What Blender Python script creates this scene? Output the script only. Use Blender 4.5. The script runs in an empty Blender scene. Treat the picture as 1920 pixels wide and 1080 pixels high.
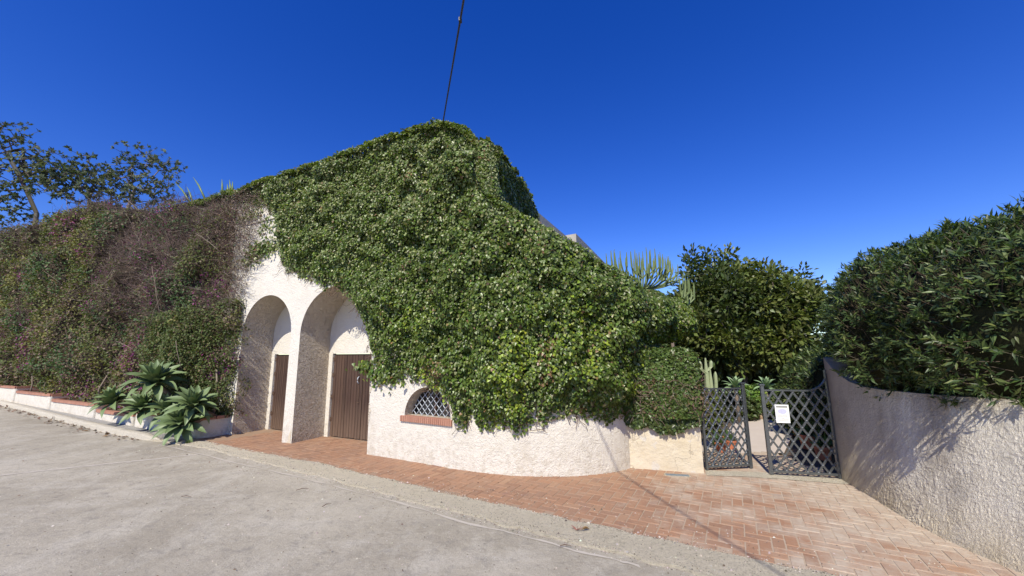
import bpy, bmesh, math, random
import numpy as np
from mathutils import Vector, Matrix
random.seed(7); RNG = np.random.default_rng(11)
R_ = math.radians
scene = bpy.context.scene
col = scene.collection

# ------------------------------------------------------------------ camera
FPX, PITCH, ROLL, EYE = 728.0, R_(9.5), R_(-0.5), 1.7
cam = bpy.data.cameras.new('camera'); co = bpy.data.objects.new('camera', cam); col.objects.link(co)
_f = np.array([0, math.cos(PITCH), math.sin(PITCH)]); _u0 = np.array([0, -math.sin(PITCH), math.cos(PITCH)]); _r0 = np.array([1., 0, 0])
_r = math.cos(ROLL)*_r0+math.sin(ROLL)*_u0; _u = -math.sin(ROLL)*_r0+math.cos(ROLL)*_u0
CAM = np.array([0, 0, EYE])
co.matrix_world = Matrix(((_r[0], _u[0], -_f[0], 0), (_r[1], _u[1], -_f[1], 0), (_r[2], _u[2], -_f[2], EYE), (0, 0, 0, 1)))
cam.sensor_width = 36; cam.lens = FPX/1920*36; cam.clip_end = 2000; cam.clip_start = 0.05
scene.camera = co

# ------------------------------------------------------------------ light
SUN_H = np.array([-0.335, -0.942]); SUN_H /= np.linalg.norm(SUN_H); SUN_EL = R_(46)
sun_az = math.atan2(SUN_H[0], SUN_H[1])          # clockwise from +Y
w = bpy.data.worlds.new('World'); scene.world = w; w.use_nodes = True
wn = w.node_tree.nodes; wl = w.node_tree.links
sky = wn.new('ShaderNodeTexSky'); sky.sky_type = 'NISHITA'; sky.sun_disc = False
sky.sun_elevation = SUN_EL; sky.sun_rotation = sun_az; sky.altitude = 800; sky.air_density = 1.0; sky.dust_density = 0.3; sky.ozone_density = 4.0
hs = wn.new('ShaderNodeHueSaturation'); hs.inputs['Saturation'].default_value = 1.34; hs.inputs['Value'].default_value = 1.3; hs.inputs['Hue'].default_value = 0.526
wl.new(sky.outputs[0], hs.inputs['Color']); wl.new(hs.outputs[0], wn['Background'].inputs[0]); wn['Background'].inputs[1].default_value = 0.115
sl = bpy.data.lights.new('sun', 'SUN'); sl.energy = 4.7; sl.angle = R_(0.55); sl.color = (1, 0.94, 0.82)
so = bpy.data.objects.new('sun', sl); col.objects.link(so)
SUN = np.array([SUN_H[0]*math.cos(SUN_EL), SUN_H[1]*math.cos(SUN_EL), math.sin(SUN_EL)])
so.rotation_euler = Vector(-SUN).to_track_quat('-Z', 'Y').to_euler()
scene.view_settings.view_transform = 'Standard'; scene.view_settings.look = 'None'
scene.view_settings.exposure = 0.3; scene.view_settings.gamma = 1
scene.render.engine = 'CYCLES'; scene.cycles.max_bounces = 6; scene.cycles.transparent_max_bounces = 8

# ------------------------------------------------------------------ geometry of the place
J = np.array([-2.51, 7.02]); D = np.array([-.899, .438]); D /= np.linalg.norm(D); N = np.array([-D[1], D[0]])
if N[1] > 0: N = -N
def zg(x, y):
    s = (np.asarray(x)-J[0])*D[0]+(np.asarray(y)-J[1])*D[1]
    return 0.02*np.clip(s-4, 0, 26)
def fr(s, off, z=None):                           # facade frame: s to the left along the wall, off towards the road
    p = J+D*s+N*off
    return np.array([p[0], p[1], zg(p[0], p[1]) if z is None else z])
def ray(x, y): return _f+_r*(x-960)/FPX-_u*(y-540)/FPX
def at(x, y, Y):
    d = ray(x, y); return CAM+d*(Y/d[1])
def on_ground(x, y):
    z = 0.
    for _ in range(20):
        d = ray(x, y); p = CAM+d*((z-EYE)/d[2]); z = float(zg(p[0], p[1]))
    return p
def on_off(x, y, off):
    d = ray(x, y); t = np.dot(J+N*off, N)/np.dot(d[:2], N); return CAM+d*t

# ------------------------------------------------------------------ helpers
def nrmz(v):
    v = np.asarray(v, float); return v/np.maximum(np.linalg.norm(v, axis=-1, keepdims=True), 1e-9)
_H = RNG.random(4096)
def vnoise(p, seed=0):                            # trilinear value noise, 0..1
    p = np.asarray(p, float); i = np.floor(p).astype(np.int64); f = p-i; f = f*f*(3-2*f); out = 0
    for dx in (0, 1):
        for dy in (0, 1):
            for dz in (0, 1):
                h = ((i[..., 0]+dx)*73856093 ^ (i[..., 1]+dy)*19349663 ^ (i[..., 2]+dz)*83492791 ^ seed*2654435) & 4095
                out = out+_H[h]*np.abs(1-dx-f[..., 0])*np.abs(1-dy-f[..., 1])*np.abs(1-dz-f[..., 2])
    return out
def fbm(p, seed=0, o=3):
    a = 0; w_ = 0
    for k in range(o): a = a+vnoise(np.asarray(p)*2**k, seed+k)*.5**k; w_ += .5**k
    return a/w_

def link(o, parent=None, **kw):
    col.objects.link(o)
    if parent is not None: o.parent = parent
    for k, v in kw.items(): o[k] = v
    return o
def obj(name, me, mat=None, parent=None, label=None, cat=None, group=None, kind=None, loc=None, rot=None):
    o = bpy.data.objects.new(name, me); col.objects.link(o)
    if mat is not None and me is not None and not me.materials: me.materials.append(mat)
    if parent is not None: o.parent = parent
    if loc is not None: o.location = [float(c) for c in loc]
    if rot is not None: o.rotation_euler = rot
    for k, v in (('label', label), ('category', cat), ('group', group), ('kind', kind)):
        if v: o[k] = v
    return o
def thing(name, label, cat, loc=(0, 0, 0), rot=(0, 0, 0), group=None):
    return obj(name, None, None, None, label, cat, group, None, loc, rot)

def mesh_np(name, V, F, colr=None, smooth=False):
    """V (n,3), F (m,k) all the same corner count; colr (n,3) per vertex"""
    me = bpy.data.meshes.new(name); V = np.ascontiguousarray(V, np.float32); F = np.ascontiguousarray(F, np.int32); k = F.shape[1]
    me.vertices.add(len(V)); me.vertices.foreach_set('co', V.ravel())
    me.loops.add(F.size); me.loops.foreach_set('vertex_index', F.ravel())
    me.polygons.add(len(F)); me.polygons.foreach_set('loop_start', np.arange(0, F.size, k, dtype=np.int32))
    me.polygons.foreach_set('loop_total', np.full(len(F), k, np.int32))
    if smooth: me.polygons.foreach_set('use_smooth', np.ones(len(F), bool))
    if colr is not None:
        a = me.color_attributes.new('tint', 'FLOAT_COLOR', 'POINT'); c = np.ones((len(V), 4), np.float32); c[:, :3] = colr
        a.data.foreach_set('color', c.ravel())
    me.update(calc_edges=True); me.validate(); return me
class MB:                                         # collects shapes into one mesh
    def __init__(s): s.V = []; s.F = []
    def add(s, V, F):
        b = len(s.V); s.V += [tuple(float(c) for c in v) for v in V]; s.F += [tuple(int(i)+b for i in f) for f in F]; return s
    def box(s, lo, hi, M=None):
        x0, y0, z0 = lo; x1, y1, z1 = hi
        V = [(x0,y0,z0),(x1,y0,z0),(x1,y1,z0),(x0,y1,z0),(x0,y0,z1),(x1,y0,z1),(x1,y1,z1),(x0,y1,z1)]
        if M is not None: V = [tuple(M @ Vector(v)) for v in V]
        return s.add(V, [(0,3,2,1),(4,5,6,7),(0,1,5,4),(1,2,6,5),(2,3,7,6),(3,0,4,7)])
    def grid(s, P):                               # P (a,b,3)
        a, b = P.shape[:2]; base = np.arange(a*b).reshape(a, b)
        F = np.stack([base[:-1,:-1], base[1:,:-1], base[1:,1:], base[:-1,1:]], -1).reshape(-1, 4)
        return s.add(P.reshape(-1, 3), F)
    def tube(s, pts, rad, n=6, cap=True):
        pts = np.asarray(pts, float); rad = np.full(len(pts), rad) if np.isscalar(rad) else np.asarray(rad)
        T = nrmz(np.gradient(pts, axis=0)); ref = np.array([0, 0, 1.]) if abs(T[0][2]) < .9 else np.array([1., 0, 0]); rows = []
        for p, t, r in zip(pts, T, rad):
            a = nrmz(np.cross(t, ref)); b = np.cross(a, t)
            rows.append([p+r*(math.cos(q)*a+math.sin(q)*b) for q in np.linspace(0, 2*math.pi, n, endpoint=False)])
        base = len(s.V); s.V += [tuple(map(float, v)) for r_ in rows for v in r_]
        for i in range(len(pts)-1):
            for j in range(n):
                s.F.append((base+i*n+j, base+i*n+(j+1) % n, base+(i+1)*n+(j+1) % n, base+(i+1)*n+j))
        if cap: s.F.append(tuple(base+j for j in range(n))[::-1]); s.F.append(tuple(base+(len(pts)-1)*n+j for j in range(n)))
        return s
    def lathe(s, prof, c, n=16):
        base = len(s.V)
        for r, z in prof:
            for q in range(n): s.V.append((c[0]+r*math.cos(q*2*math.pi/n), c[1]+r*math.sin(q*2*math.pi/n), c[2]+z))
        for i in range(len(prof)-1):
            for j in range(n): s.F.append((base+i*n+j, base+i*n+(j+1) % n, base+(i+1)*n+(j+1) % n, base+(i+1)*n+j))
        return s
    def mesh(s, name, smooth=False, bevel=0, recalc=False):
        me = bpy.data.meshes.new(name); me.from_pydata(s.V, [], s.F)
        if bevel or recalc:
            bm = bmesh.new(); bm.from_mesh(me)
            if recalc: bmesh.ops.recalc_face_normals(bm, faces=bm.faces)
            if bevel: bmesh.ops.bevel(bm, geom=bm.edges[:]+bm.verts[:], offset=bevel, segments=1, affect='EDGES')
            bm.to_mesh(me); bm.free()
        if smooth: me.polygons.foreach_set('use_smooth', np.ones(len(me.polygons), bool))
        me.update(); return me

# leaves and twigs, vectorised
T_IVY = (np.array([(0,.0,-.03),(-.48,.12,.07),(-.3,.62,.03),(0,1,-.08),(.3,.62,.03),(.48,.12,.07)]), np.array([(0,3,2),(0,2,1),(0,4,3),(0,5,4)]))
T_LANCE = (np.array([(0,0,0),(-.12,.45,.035),(.12,.45,.035),(0,.48,0),(0,1,-.1)]), np.array([(0,3,1),(0,2,3),(1,3,4),(3,2,4)]))
T_OVAL = (np.array([(0,0,0),(-.27,.45,.06),(.27,.45,.06),(0,.5,0),(0,1,-.1)]), np.array([(0,3,1),(0,2,3),(1,3,4),(3,2,4)]))
T_SMALL = (np.array([(0,0,0),(-.33,.5,.05),(.33,.5,.05),(0,1,-.05)]), np.array([(0,2,1),(1,2,3)]))
def leaf_arrays(pos, dirs, nrm, size, tmpl, colr):
    TV, TF = tmpl; y = nrmz(dirs); x = nrmz(np.cross(y, nrm)); z = np.cross(x, y); n = len(pos)
    V = pos[:, None, :]+size[:, None, None]*(TV[None, :, 0, None]*x[:, None]+TV[None, :, 1, None]*y[:, None]+TV[None, :, 2, None]*z[:, None])
    F = TF[None]+np.arange(n)[:, None, None]*len(TV)
    return V.reshape(-1, 3), F.reshape(-1, TF.shape[1]), np.repeat(colr, len(TV), 0)
def join_arrays(parts):
    Vs, Fs, Cs = [], [], []; b = 0
    for V, F, C_ in parts: Vs.append(V); Fs.append(F+b); Cs.append(C_); b += len(V)
    return np.concatenate(Vs), np.concatenate(Fs), np.concatenate(Cs)
def twig_arrays(P, rad, colr):                    # P (n,k,3) rad (n,k) -> triangles
    n, k, _ = P.shape; T = nrmz(np.gradient(P, axis=1)); ref = nrmz(np.array([.31, .22, .92]))
    a = nrmz(np.cross(T, ref)); b = np.cross(a, T); ring = []
    for q in (0, 2.094, 4.189): ring.append(P+rad[..., None]*(math.cos(q)*a+math.sin(q)*b))
    V = np.stack(ring, 2).reshape(-1, 3); F = []
    for i in range(k-1):
        for j in range(3):
            j2 = (j+1) % 3; F.append((i*3+j, i*3+j2, (i+1)*3+j2)); F.append((i*3+j, (i+1)*3+j2, (i+1)*3+j))
    F = np.array(F)[None]+np.arange(n)[:, None, None]*(k*3)
    return V, F.reshape(-1, 3), np.repeat(colr, k*3, 0)
def rvec(n): return nrmz(RNG.normal(size=(n, 3)))
def jit(base, n, var=.25, sat=.1):
    c = np.array(base)[None]*np.ones((n, 1)); v = 1+RNG.uniform(-var, var, (n, 1)); return np.clip(c*v*(1+RNG.uniform(-sat, sat, (n, 3))), 0.003, 1)

# ------------------------------------------------------------------ materials
class NT:
    def __init__(s, name):
        s.m = bpy.data.materials.new(name); s.m.use_nodes = True; s.t = s.m.node_tree; s.n = s.t.nodes; s.b = s.n['Principled BSDF']; s.out = s.n['Material Output']
        s.geo = s.n.new('ShaderNodeNewGeometry')
    def L(s, a, b): s.t.links.new(a, b)
    def noise(s, scale, detail=4, rough=.6, vec=None, stretch=None, dist=0):
        t = s.n.new('ShaderNodeTexNoise'); t.inputs['Scale'].default_value = scale; t.inputs['Detail'].default_value = detail; t.inputs['Roughness'].default_value = rough; t.inputs['Distortion'].default_value = dist
        v = vec or s.geo.outputs['Position']
        if stretch:
            m = s.n.new('ShaderNodeMapping'); m.inputs['Scale'].default_value = stretch; s.L(v, m.inputs[0]); v = m.outputs[0]
        s.L(v, t.inputs['Vector']); return t.outputs['Fac']
    def vor(s, scale, feature='F1', stretch=None, dist=None):
        t = s.n.new('ShaderNodeTexVoronoi'); t.feature = feature; t.inputs['Scale'].default_value = scale; v = s.geo.outputs['Position']
        if dist:
            nz = s.n.new('ShaderNodeTexNoise'); nz.inputs['Scale'].default_value = dist[0]; nz.inputs['Detail'].default_value = 4; s.L(v, nz.inputs['Vector'])
            mx = s.n.new('ShaderNodeMixRGB'); mx.blend_type = 'LINEAR_LIGHT'; mx.inputs[0].default_value = dist[1]; s.L(v, mx.inputs[1]); s.L(nz.outputs['Color'], mx.inputs[2]); v = mx.outputs[0]
        s.L(v, t.inputs['Vector']); return t.outputs['Distance']
    def ramp(s, f, stops):
        r = s.n.new('ShaderNodeValToRGB'); e = r.color_ramp.elements
        for i, (p, c) in enumerate(stops):
            x = e[i] if i < 2 else e.new(p); x.position = p; x.color = (*c, 1) if len(c) == 3 else c
        s.L(f, r.inputs[0]); return r.outputs[0]
    def rf(s, f, a, b, lo=0., hi=1.):
        r = s.n.new('ShaderNodeMapRange'); r.inputs[1].default_value = a; r.inputs[2].default_value = b; r.inputs[3].default_value = lo; r.inputs[4].default_value = hi; s.L(f, r.inputs[0]); return r.outputs[0]
    def mix(s, f, a, b, mode='MIX'):
        m = s.n.new('ShaderNodeMixRGB'); m.blend_type = mode
        for k, v in ((0, f), (1, a), (2, b)):
            if isinstance(v, (int, float)): m.inputs[k].default_value = v
            elif isinstance(v, tuple): m.inputs[k].default_value = (*v, 1)
            else: s.L(v, m.inputs[k])
        return m.outputs[0]
    def math(s, op, a, b=None):
        m = s.n.new('ShaderNodeMath'); m.operation = op
        for k, v in ((0, a), (1, b)):
            if v is None: continue
            if isinstance(v, (int, float)): m.inputs[k].default_value = v
            else: s.L(v, m.inputs[k])
        return m.outputs[0]
    def posz(s):
        x = s.n.new('ShaderNodeSeparateXYZ'); s.L(s.geo.outputs['Position'], x.inputs[0]); return x.outputs
    def bump(s, hts, strength=1.0, dist=.01):
        prev = None
        for h, d_ in hts:
            b = s.n.new('ShaderNodeBump'); b.inputs['Strength'].default_value = strength; b.inputs['Distance'].default_value = d_; s.L(h, b.inputs['Height'])
            if prev: s.L(prev, b.inputs['Normal'])
            prev = b.outputs[0]
        s.L(prev, s.b.inputs['Normal'])
    def done(s, color, rough=.8, metal=0, spec=.3):
        if isinstance(color, tuple): s.b.inputs['Base Color'].default_value = (*color, 1)
        else: s.L(color, s.b.inputs['Base Color'])
        if isinstance(rough, (int, float)): s.b.inputs['Roughness'].default_value = rough
        else: s.L(rough, s.b.inputs['Roughness'])
        s.b.inputs['Metallic'].default_value = metal; s.b.inputs['Specular IOR Level'].default_value = spec
        return s.m

def m_stucco():
    t = NT('white_stucco'); z = t.posz()
    c = t.mix(t.noise(1.3, 5), (.655, .61, .515), (.745, .70, .61))
    sp = t.ramp(t.noise(34, 3, .7), [(.60, (0, 0, 0)), (.72, (1, 1, 1))]); c = t.mix(t.math('MULTIPLY', sp, .28), c, (.44, .41, .36))
    low = t.math('MULTIPLY', t.rf(z[2], .8, .0), t.ramp(t.noise(10, 6, .75), [(.47, (0, 0, 0)), (.60, (1, 1, 1))]))
    c = t.mix(t.math('MULTIPLY', low, .6), c, (.46, .40, .30))
    strk = t.ramp(t.noise(2.2, 5, .65, stretch=(1, 1, .16)), [(.54, (0, 0, 0)), (.74, (1, 1, 1))]); c = t.mix(t.math('MULTIPLY', strk, .42), c, (.53, .46, .36))
    t.bump([(t.vor(40, 'SMOOTH_F1', dist=(18, .06)), .009), (t.noise(75, 5, .8), .010), (t.noise(3.2, 3, .5), .02)])
    return t.done(c, .92, spec=.15)
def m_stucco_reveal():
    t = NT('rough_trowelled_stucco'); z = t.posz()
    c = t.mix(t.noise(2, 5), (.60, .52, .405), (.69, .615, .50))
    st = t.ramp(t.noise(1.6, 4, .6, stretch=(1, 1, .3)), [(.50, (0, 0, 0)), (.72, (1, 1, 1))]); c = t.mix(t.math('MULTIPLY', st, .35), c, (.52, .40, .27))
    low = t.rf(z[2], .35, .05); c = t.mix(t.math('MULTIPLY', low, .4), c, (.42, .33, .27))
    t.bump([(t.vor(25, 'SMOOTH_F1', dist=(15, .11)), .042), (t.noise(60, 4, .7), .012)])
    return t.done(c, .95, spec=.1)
def m_grey_wall():
    t = NT('weathered_rough_render'); z = t.posz()
    c = t.mix(t.noise(1.1, 6, .65), (.66, .59, .465), (.87, .81, .675))
    st = t.ramp(t.noise(1.7, 6, .7, stretch=(1, 1, .35)), [(.42, (0, 0, 0)), (.66, (1, 1, 1))])
    c = t.mix(t.math('MULTIPLY', t.math('MULTIPLY', st, t.rf(z[2], .1, 1.2, .35, 1)), .75), c, (.20, .15, .105))
    c = t.mix(t.math('MULTIPLY', t.rf(t.math('ADD', z[1], t.noise(2.4, 4)), 4.7, 5.8), .62), c, (.27, .19, .11))  # browner towards the gate end: streaky dirt plus shade put into the colour
    bl = t.ramp(t.noise(.9, 5, .65), [(.56, (0, 0, 0)), (.64, (1, 1, 1))]); c = t.mix(t.math('MULTIPLY', bl, .4), c, (.27, .235, .19))
    low = t.math('MULTIPLY', t.rf(z[2], .45, .0), t.noise(6, 4)); c = t.mix(low, c, (.58, .47, .28))
    t.bump([(t.noise(34, 5, .7, dist=1.0), .022), (t.noise(120, 3, .7), .005)])
    return t.done(c, .93, spec=.15)
def m_pier():
    t = NT('cream_rendered_stone')
    c = t.mix(t.noise(3, 5), (.52, .43, .28), (.66, .60, .48))
    ck = t.ramp(t.vor(1.6, 'DISTANCE_TO_EDGE', dist=(3, .35)), [(.0, (1, 1, 1)), (.012, (0, 0, 0))]); c = t.mix(t.math('MULTIPLY', ck, .75), c, (.30, .25, .18))
    pt = t.ramp(t.noise(4.2, 3, .5), [(.60, (0, 0, 0)), (.63, (1, 1, 1))]); c = t.mix(t.math('MULTIPLY', pt, .6), c, (.55, .52, .47))
    t.bump([(t.noise(9, 6, .7), .02), (t.noise(50, 4, .7), .006)])
    return t.done(c, .9, spec=.2)
def m_concrete_road():
    t = NT('old_concrete_road')
    c = t.mix(t.ramp(t.noise(.55, 6, .6), [(.35, (0, 0, 0)), (.65, (1, 1, 1))]), (.315, .28, .215), (.455, .41, .325))
    c = t.mix(t.math('MULTIPLY', t.ramp(t.noise(1.3, 7, .75, stretch=(.4, 1, 1)), [(.52, (0, 0, 0)), (.62, (1, 1, 1))]), .5), c, (.50, .46, .385))
    c = t.mix(t.ramp(t.noise(2.1, 6, .7, stretch=(1, .5, 1)), [(.48, (0, 0, 0)), (.68, (1, 1, 1))]), c, (.47, .43, .35))
    c = t.mix(t.math('MULTIPLY', t.ramp(t.noise(5.2, 6, .75), [(.52, (0, 0, 0)), (.68, (1, 1, 1))]), .65), c, (.25, .23, .195))
    sp = t.noise(95, 3, .8); c = t.mix(t.math('MULTIPLY', t.ramp(sp, [(.35, (1, 1, 1)), (.47, (0, 0, 0))]), .5), c, (.17, .155, .14))
    c = t.mix(t.math('MULTIPLY', t.ramp(sp, [(.58, (0, 0, 0)), (.70, (1, 1, 1))]), .5), c, (.58, .56, .53))
    ck = t.ramp(t.vor(.42, 'DISTANCE_TO_EDGE', dist=(1.6, .55)), [(.0, (1, 1, 1)), (.006, (0, 0, 0))]); c = t.mix(t.math('MULTIPLY', ck, .22), c, (.15, .13, .105))
    fl = t.ramp(t.noise(15, 5, .7), [(.64, (0, 0, 0)), (.70, (1, 1, 1))]); c = t.mix(t.math('MULTIPLY', fl, .45), c, (.55, .52, .46)); fd = t.ramp(t.noise(21, 5, .75, stretch=(1, .7, 1)), [(.30, (1, 1, 1)), (.37, (0, 0, 0))]); c = t.mix(t.math('MULTIPLY', fd, .55), c, (.18, .155, .125))
    t.bump([(t.noise(7, 6, .7), .02), (t.noise(110, 4, .8), .006)])
    return t.done(c, .95, spec=.15)
def m_strip(name, a, b, k=1.):
    t = NT(name); c = t.mix(t.noise(4, 6, .7), a, b)
    c = t.mix(t.math('MULTIPLY', t.ramp(t.noise(55, 4, .8), [(.54, (0, 0, 0)), (.62, (1, 1, 1))]), .5), c, tuple(x*.38 for x in a))
    c = t.mix(t.math('MULTIPLY', t.ramp(t.noise(8, 5, .7), [(.56, (0, 0, 0)), (.68, (1, 1, 1))]), .45*k), c, tuple(x*.55 for x in a))
    t.bump([(t.noise(14, 6, .75), .05), (t.noise(70, 4, .8), .02)])
    return t.done(c, .95, spec=.15)
def m_brick():
    t = NT('terracotta_paver'); oi = t.n.new('ShaderNodeObjectInfo'); p = t.posz()
    rnd = t.math('FRACT', t.math('ADD', oi.outputs['Random'], t.geo.outputs['Random Per Island']))
    c = t.ramp(rnd, [(0, (.23, .115, .068)), (.3, (.29, .145, .083)), (.55, (.335, .17, .095)), (.8, (.255, .14, .09)), (1, (.36, .205, .12))])
    c = t.mix(t.math('MULTIPLY', t.noise(2.2, 5, .7), .75), c, (.375, .245, .155))
    # cement film and dust, more towards the gate side wall
    dust = t.noise(1.4, 6, .7); rt = t.rf(p[0], -.3, 3.8, -.26, .16)
    rb = t.math('MULTIPLY', t.math('SUBTRACT', t.math('FRACT', t.math('MULTIPLY', rnd, 7.3)), .5), .12)
    d2 = t.ramp(t.math('ADD', t.math('ADD', dust, rt), rb), [(.44, (0, 0, 0)), (.66, (1, 1, 1))])
    c = t.mix(t.math('MULTIPLY', d2, t.rf(t.noise(11, 5, .75), .25, .6, .35, .95)), c, (.47, .40, .31))
    c = t.mix(t.math('MULTIPLY', t.ramp(t.noise(28, 4, .7), [(.60, (0, 0, 0)), (.7, (1, 1, 1))]), .4), c, (.5, .42, .33))
    dk = t.ramp(t.noise(3.1, 4, .6), [(.58, (0, 0, 0)), (.72, (1, 1, 1))]); c = t.mix(t.math('MULTIPLY', dk, .4), c, (.2, .13, .11))
    t.bump([(t.noise(45, 4, .7), .005)])
    return t.done(c, .82, spec=.3)
def m_mortar():
    t = NT('paving_mortar'); p = t.posz(); f = t.rf(p[0], -.5, 3.2)
    c = t.mix(f, (.25, .155, .10), (.50, .43, .335)); c = t.mix(t.noise(5, 5, .7), c, (.36, .26, .175)); t.bump([(t.noise(60), .004)]); return t.done(c, .95)
def m_cap():
    t = NT('terracotta_coping'); oi = t.n.new('ShaderNodeObjectInfo'); c = t.mix(oi.outputs['Random'], (.32, .13, .085), (.40, .185, .12))
    c = t.mix(t.math('MULTIPLY', t.noise(15, 5, .7), .5), c, (.46, .29, .21)); t.bump([(t.noise(50), .004)]); return t.done(c, .8)
def m_wood():
    t = NT('weathered_brown_planks'); oi = t.n.new('ShaderNodeObjectInfo'); z = t.posz()
    c = t.mix(oi.outputs['Random'], (.048, .027, .02), (.085, .048, .034))
    g = t.noise(38, 6, .75, stretch=(1, 1, .05)); c = t.mix(t.ramp(g, [(.45, (0, 0, 0)), (.72, (1, 1, 1))]), c, (.11, .07, .048))
    wear = t.math('MULTIPLY', t.rf(z[2], .75, .02), t.noise(20, 4, .7, stretch=(1, 1, .08))); c = t.mix(wear, c, (.20, .135, .09))
    t.bump([(g, .006)]); return t.done(c, .7, spec=.3)
def m_leaf(name, rough=.42, trans=.28, spec=.5):
    t = NT(name); a = t.n.new('ShaderNodeAttribute'); a.attribute_name = 'tint'; t.b.inputs['Specular IOR Level'].default_value = spec
    t.L(a.outputs['Color'], t.b.inputs['Base Color']); t.b.inputs['Roughness'].default_value = rough
    if trans:
        tr = t.n.new('ShaderNodeBsdfTranslucent'); c2 = t.mix(1.0, a.outputs['Color'], (1.35, 1.5, .55), 'MULTIPLY'); t.L(c2, tr.inputs['Color'])
        mx = t.n.new('ShaderNodeMixShader'); mx.inputs[0].default_value = trans; t.L(t.b.outputs[0], mx.inputs[1]); t.L(tr.outputs[0], mx.inputs[2]); t.L(mx.outputs[0], t.out.inputs['Surface'])
    return t.m
def m_simple(name, a, b, scale=10, rough=.7, metal=0, bump=.003, spec=.4):
    t = NT(name); f = t.noise(scale, 5, .65); t.bump([(f, bump)]); return t.done(t.mix(f, a, b), rough, metal, spec)
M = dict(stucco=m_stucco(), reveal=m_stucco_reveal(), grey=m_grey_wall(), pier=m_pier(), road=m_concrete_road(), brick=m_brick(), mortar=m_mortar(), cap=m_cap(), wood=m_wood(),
  strip=m_strip('pale_worn_cement', (.60, .53, .385), (.80, .72, .56)), kerb=m_strip('cream_kerb_paint', (.62, .55, .42), (.72, .67, .56), .4), walk=m_strip('grey_footpath', (.40, .385, .35), (.52, .50, .46)),
  joint=m_simple('pale_joint_filler', (.42, .38, .315), (.52, .47, .395), 20), soil=m_simple('garden_soil', (.07, .05, .035), (.16, .115, .08), 6, .95, bump=.03), path=m_simple('garden_path_cement', (.47, .40, .335), (.58, .51, .44), 4, .9),
  ivy=m_leaf('ivy_leaves', .34, .25, .32), boug=m_leaf('creeper_leaves', .6, .25, .3), tree=m_leaf('tree_leaves', .55, .28, .2), dark=m_leaf('shrub_leaves', .42, .24, .35), twig=m_leaf('dry_twigs', .85, 0, .2),
  bark=m_simple('grey_bark', (.10, .075, .055), (.22, .17, .13), 14, .9, bump=.01), agave=m_simple('agave_leaf_skin', (.115, .17, .065), (.175, .235, .095), 5, .5, bump=.001), cactus=m_simple('cactus_skin', (.20, .27, .13), (.36, .38, .22), 8, .6, bump=.004),
  euph=m_simple('euphorbia_skin', (.085, .125, .045), (.20, .25, .09), 6, .6), iron=m_simple('dark_grey_iron_paint', (.085, .095, .10), (.24, .255, .26), 30, .27, .7, .0008, .5), rosette=m_simple('dull_iron_rosette', (.12, .13, .135), (.25, .26, .265), 25, .6, .2), grille=m_simple('grey_white_grille_paint', (.34, .38, .42), (.52, .55, .58), 20, .5, 0),
  glass=m_simple('dark_window_glass', (.012, .014, .016), (.03, .033, .036), 3, .08, 0, .0003, .6), pot=m_simple('terracotta_pot', (.42, .125, .06), (.55, .20, .11), 9, .75), cover=m_simple('blue_grey_cover', (.10, .14, .17), (.26, .30, .32), 30, .5, .3, .004),
  plate=m_simple('white_notice_plate', (.78, .79, .74), (.84, .84, .80), 4, .4), ink=m_simple('notice_grey_print', (.22, .22, .20), (.30, .30, .28), 40, .6), oval=m_simple('notice_violet_print', (.42, .42, .70), (.62, .62, .80), 30, .6),
  cable=m_simple('black_cable', (.02, .02, .022), (.05, .05, .052), 30, .5), rock=m_simple('tan_border_stone', (.32, .22, .14), (.48, .36, .25), 9, .9, bump=.02), concrete=m_simple('grey_weathered_parapet', (.28, .25, .205), (.50, .46, .38), 7, .9, bump=.01),
  white=m_simple('white_limewash', (.74, .71, .66), (.82, .80, .76), 5, .9), rust=m_simple('rusted_iron', (.07, .045, .03), (.15, .09, .06), 30, .7, .3))

# ------------------------------------------------------------------ ground, road, paving
def interp(xs, tab):
    t = sorted(tab); return np.interp(xs, [a for a, _ in t], [b for _, b in t])
BRICK_E = [(4.2, .56), (2.1, .68), (.25, .73), (-2.3, .97), (-4.1, 1.10), (-6, 1.2), (-14, 1.5)]
STRIP_E = [(5.0, .99), (4.6, .96), (3.3, .86), (-.3, 1.15), (-3.1, 1.43), (-4.7, 1.55), (-14, 2.3)]
KERB_O = [(40, .8), (15, .88), (11.7, .98), (8.4, 1.07), (6.2, 1.09), (5.1, 1.04), (4.75, .95)]
xs = np.concatenate([-np.geomspace(300, 14, 14), np.arange(-13, 15, 1.), np.geomspace(15, 300, 14)])
gx, gy = np.meshgrid(xs, xs, indexing='ij'); gz_ = zg(gx, gy)-.03
obj('ground', MB().grid(np.stack([gx, gy, gz_], -1)).mesh('ground'), M['soil'], kind='structure')
def ribbon(name, ss, lo, hi, dz, mat, nb=2, parent=None, wob=0, kind='structure', skirt=.0, **kw):
    rows = []
    for i, s in enumerate(ss):
        a, b = lo[i], hi[i]; w1 = wob*(vnoise(np.array([[s*5, 1.3, 2]]), 3)[0]-.5); w2 = wob*(vnoise(np.array([[s*5, 7.3, 5]]), 4)[0]-.5)
        r = [fr(s, o) for o in np.linspace(a+w1, b+w2, nb)]
        r = [p+np.array([0, 0, dz]) for p in r]
        if skirt: r = [r[0]-np.array([0, 0, skirt])]+r+[r[-1]-np.array([0, 0, skirt])]
        rows.append(r)
    return obj(name, MB().grid(np.array(rows)).mesh(name, smooth=False), mat, parent, kind=kind, **kw)
ss = np.arange(-14, 60, .5)
road = ribbon('road', ss, np.full(len(ss), .4), np.full(len(ss), 16.), -.008, M['road'], 30)
ss2 = np.arange(-14, 4.95, .06)
ribbon('cement_gutter', ss2, interp(ss2, BRICK_E), interp(ss2, STRIP_E), .013, M['strip'], 5, wob=.09, skirt=.03)
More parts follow.
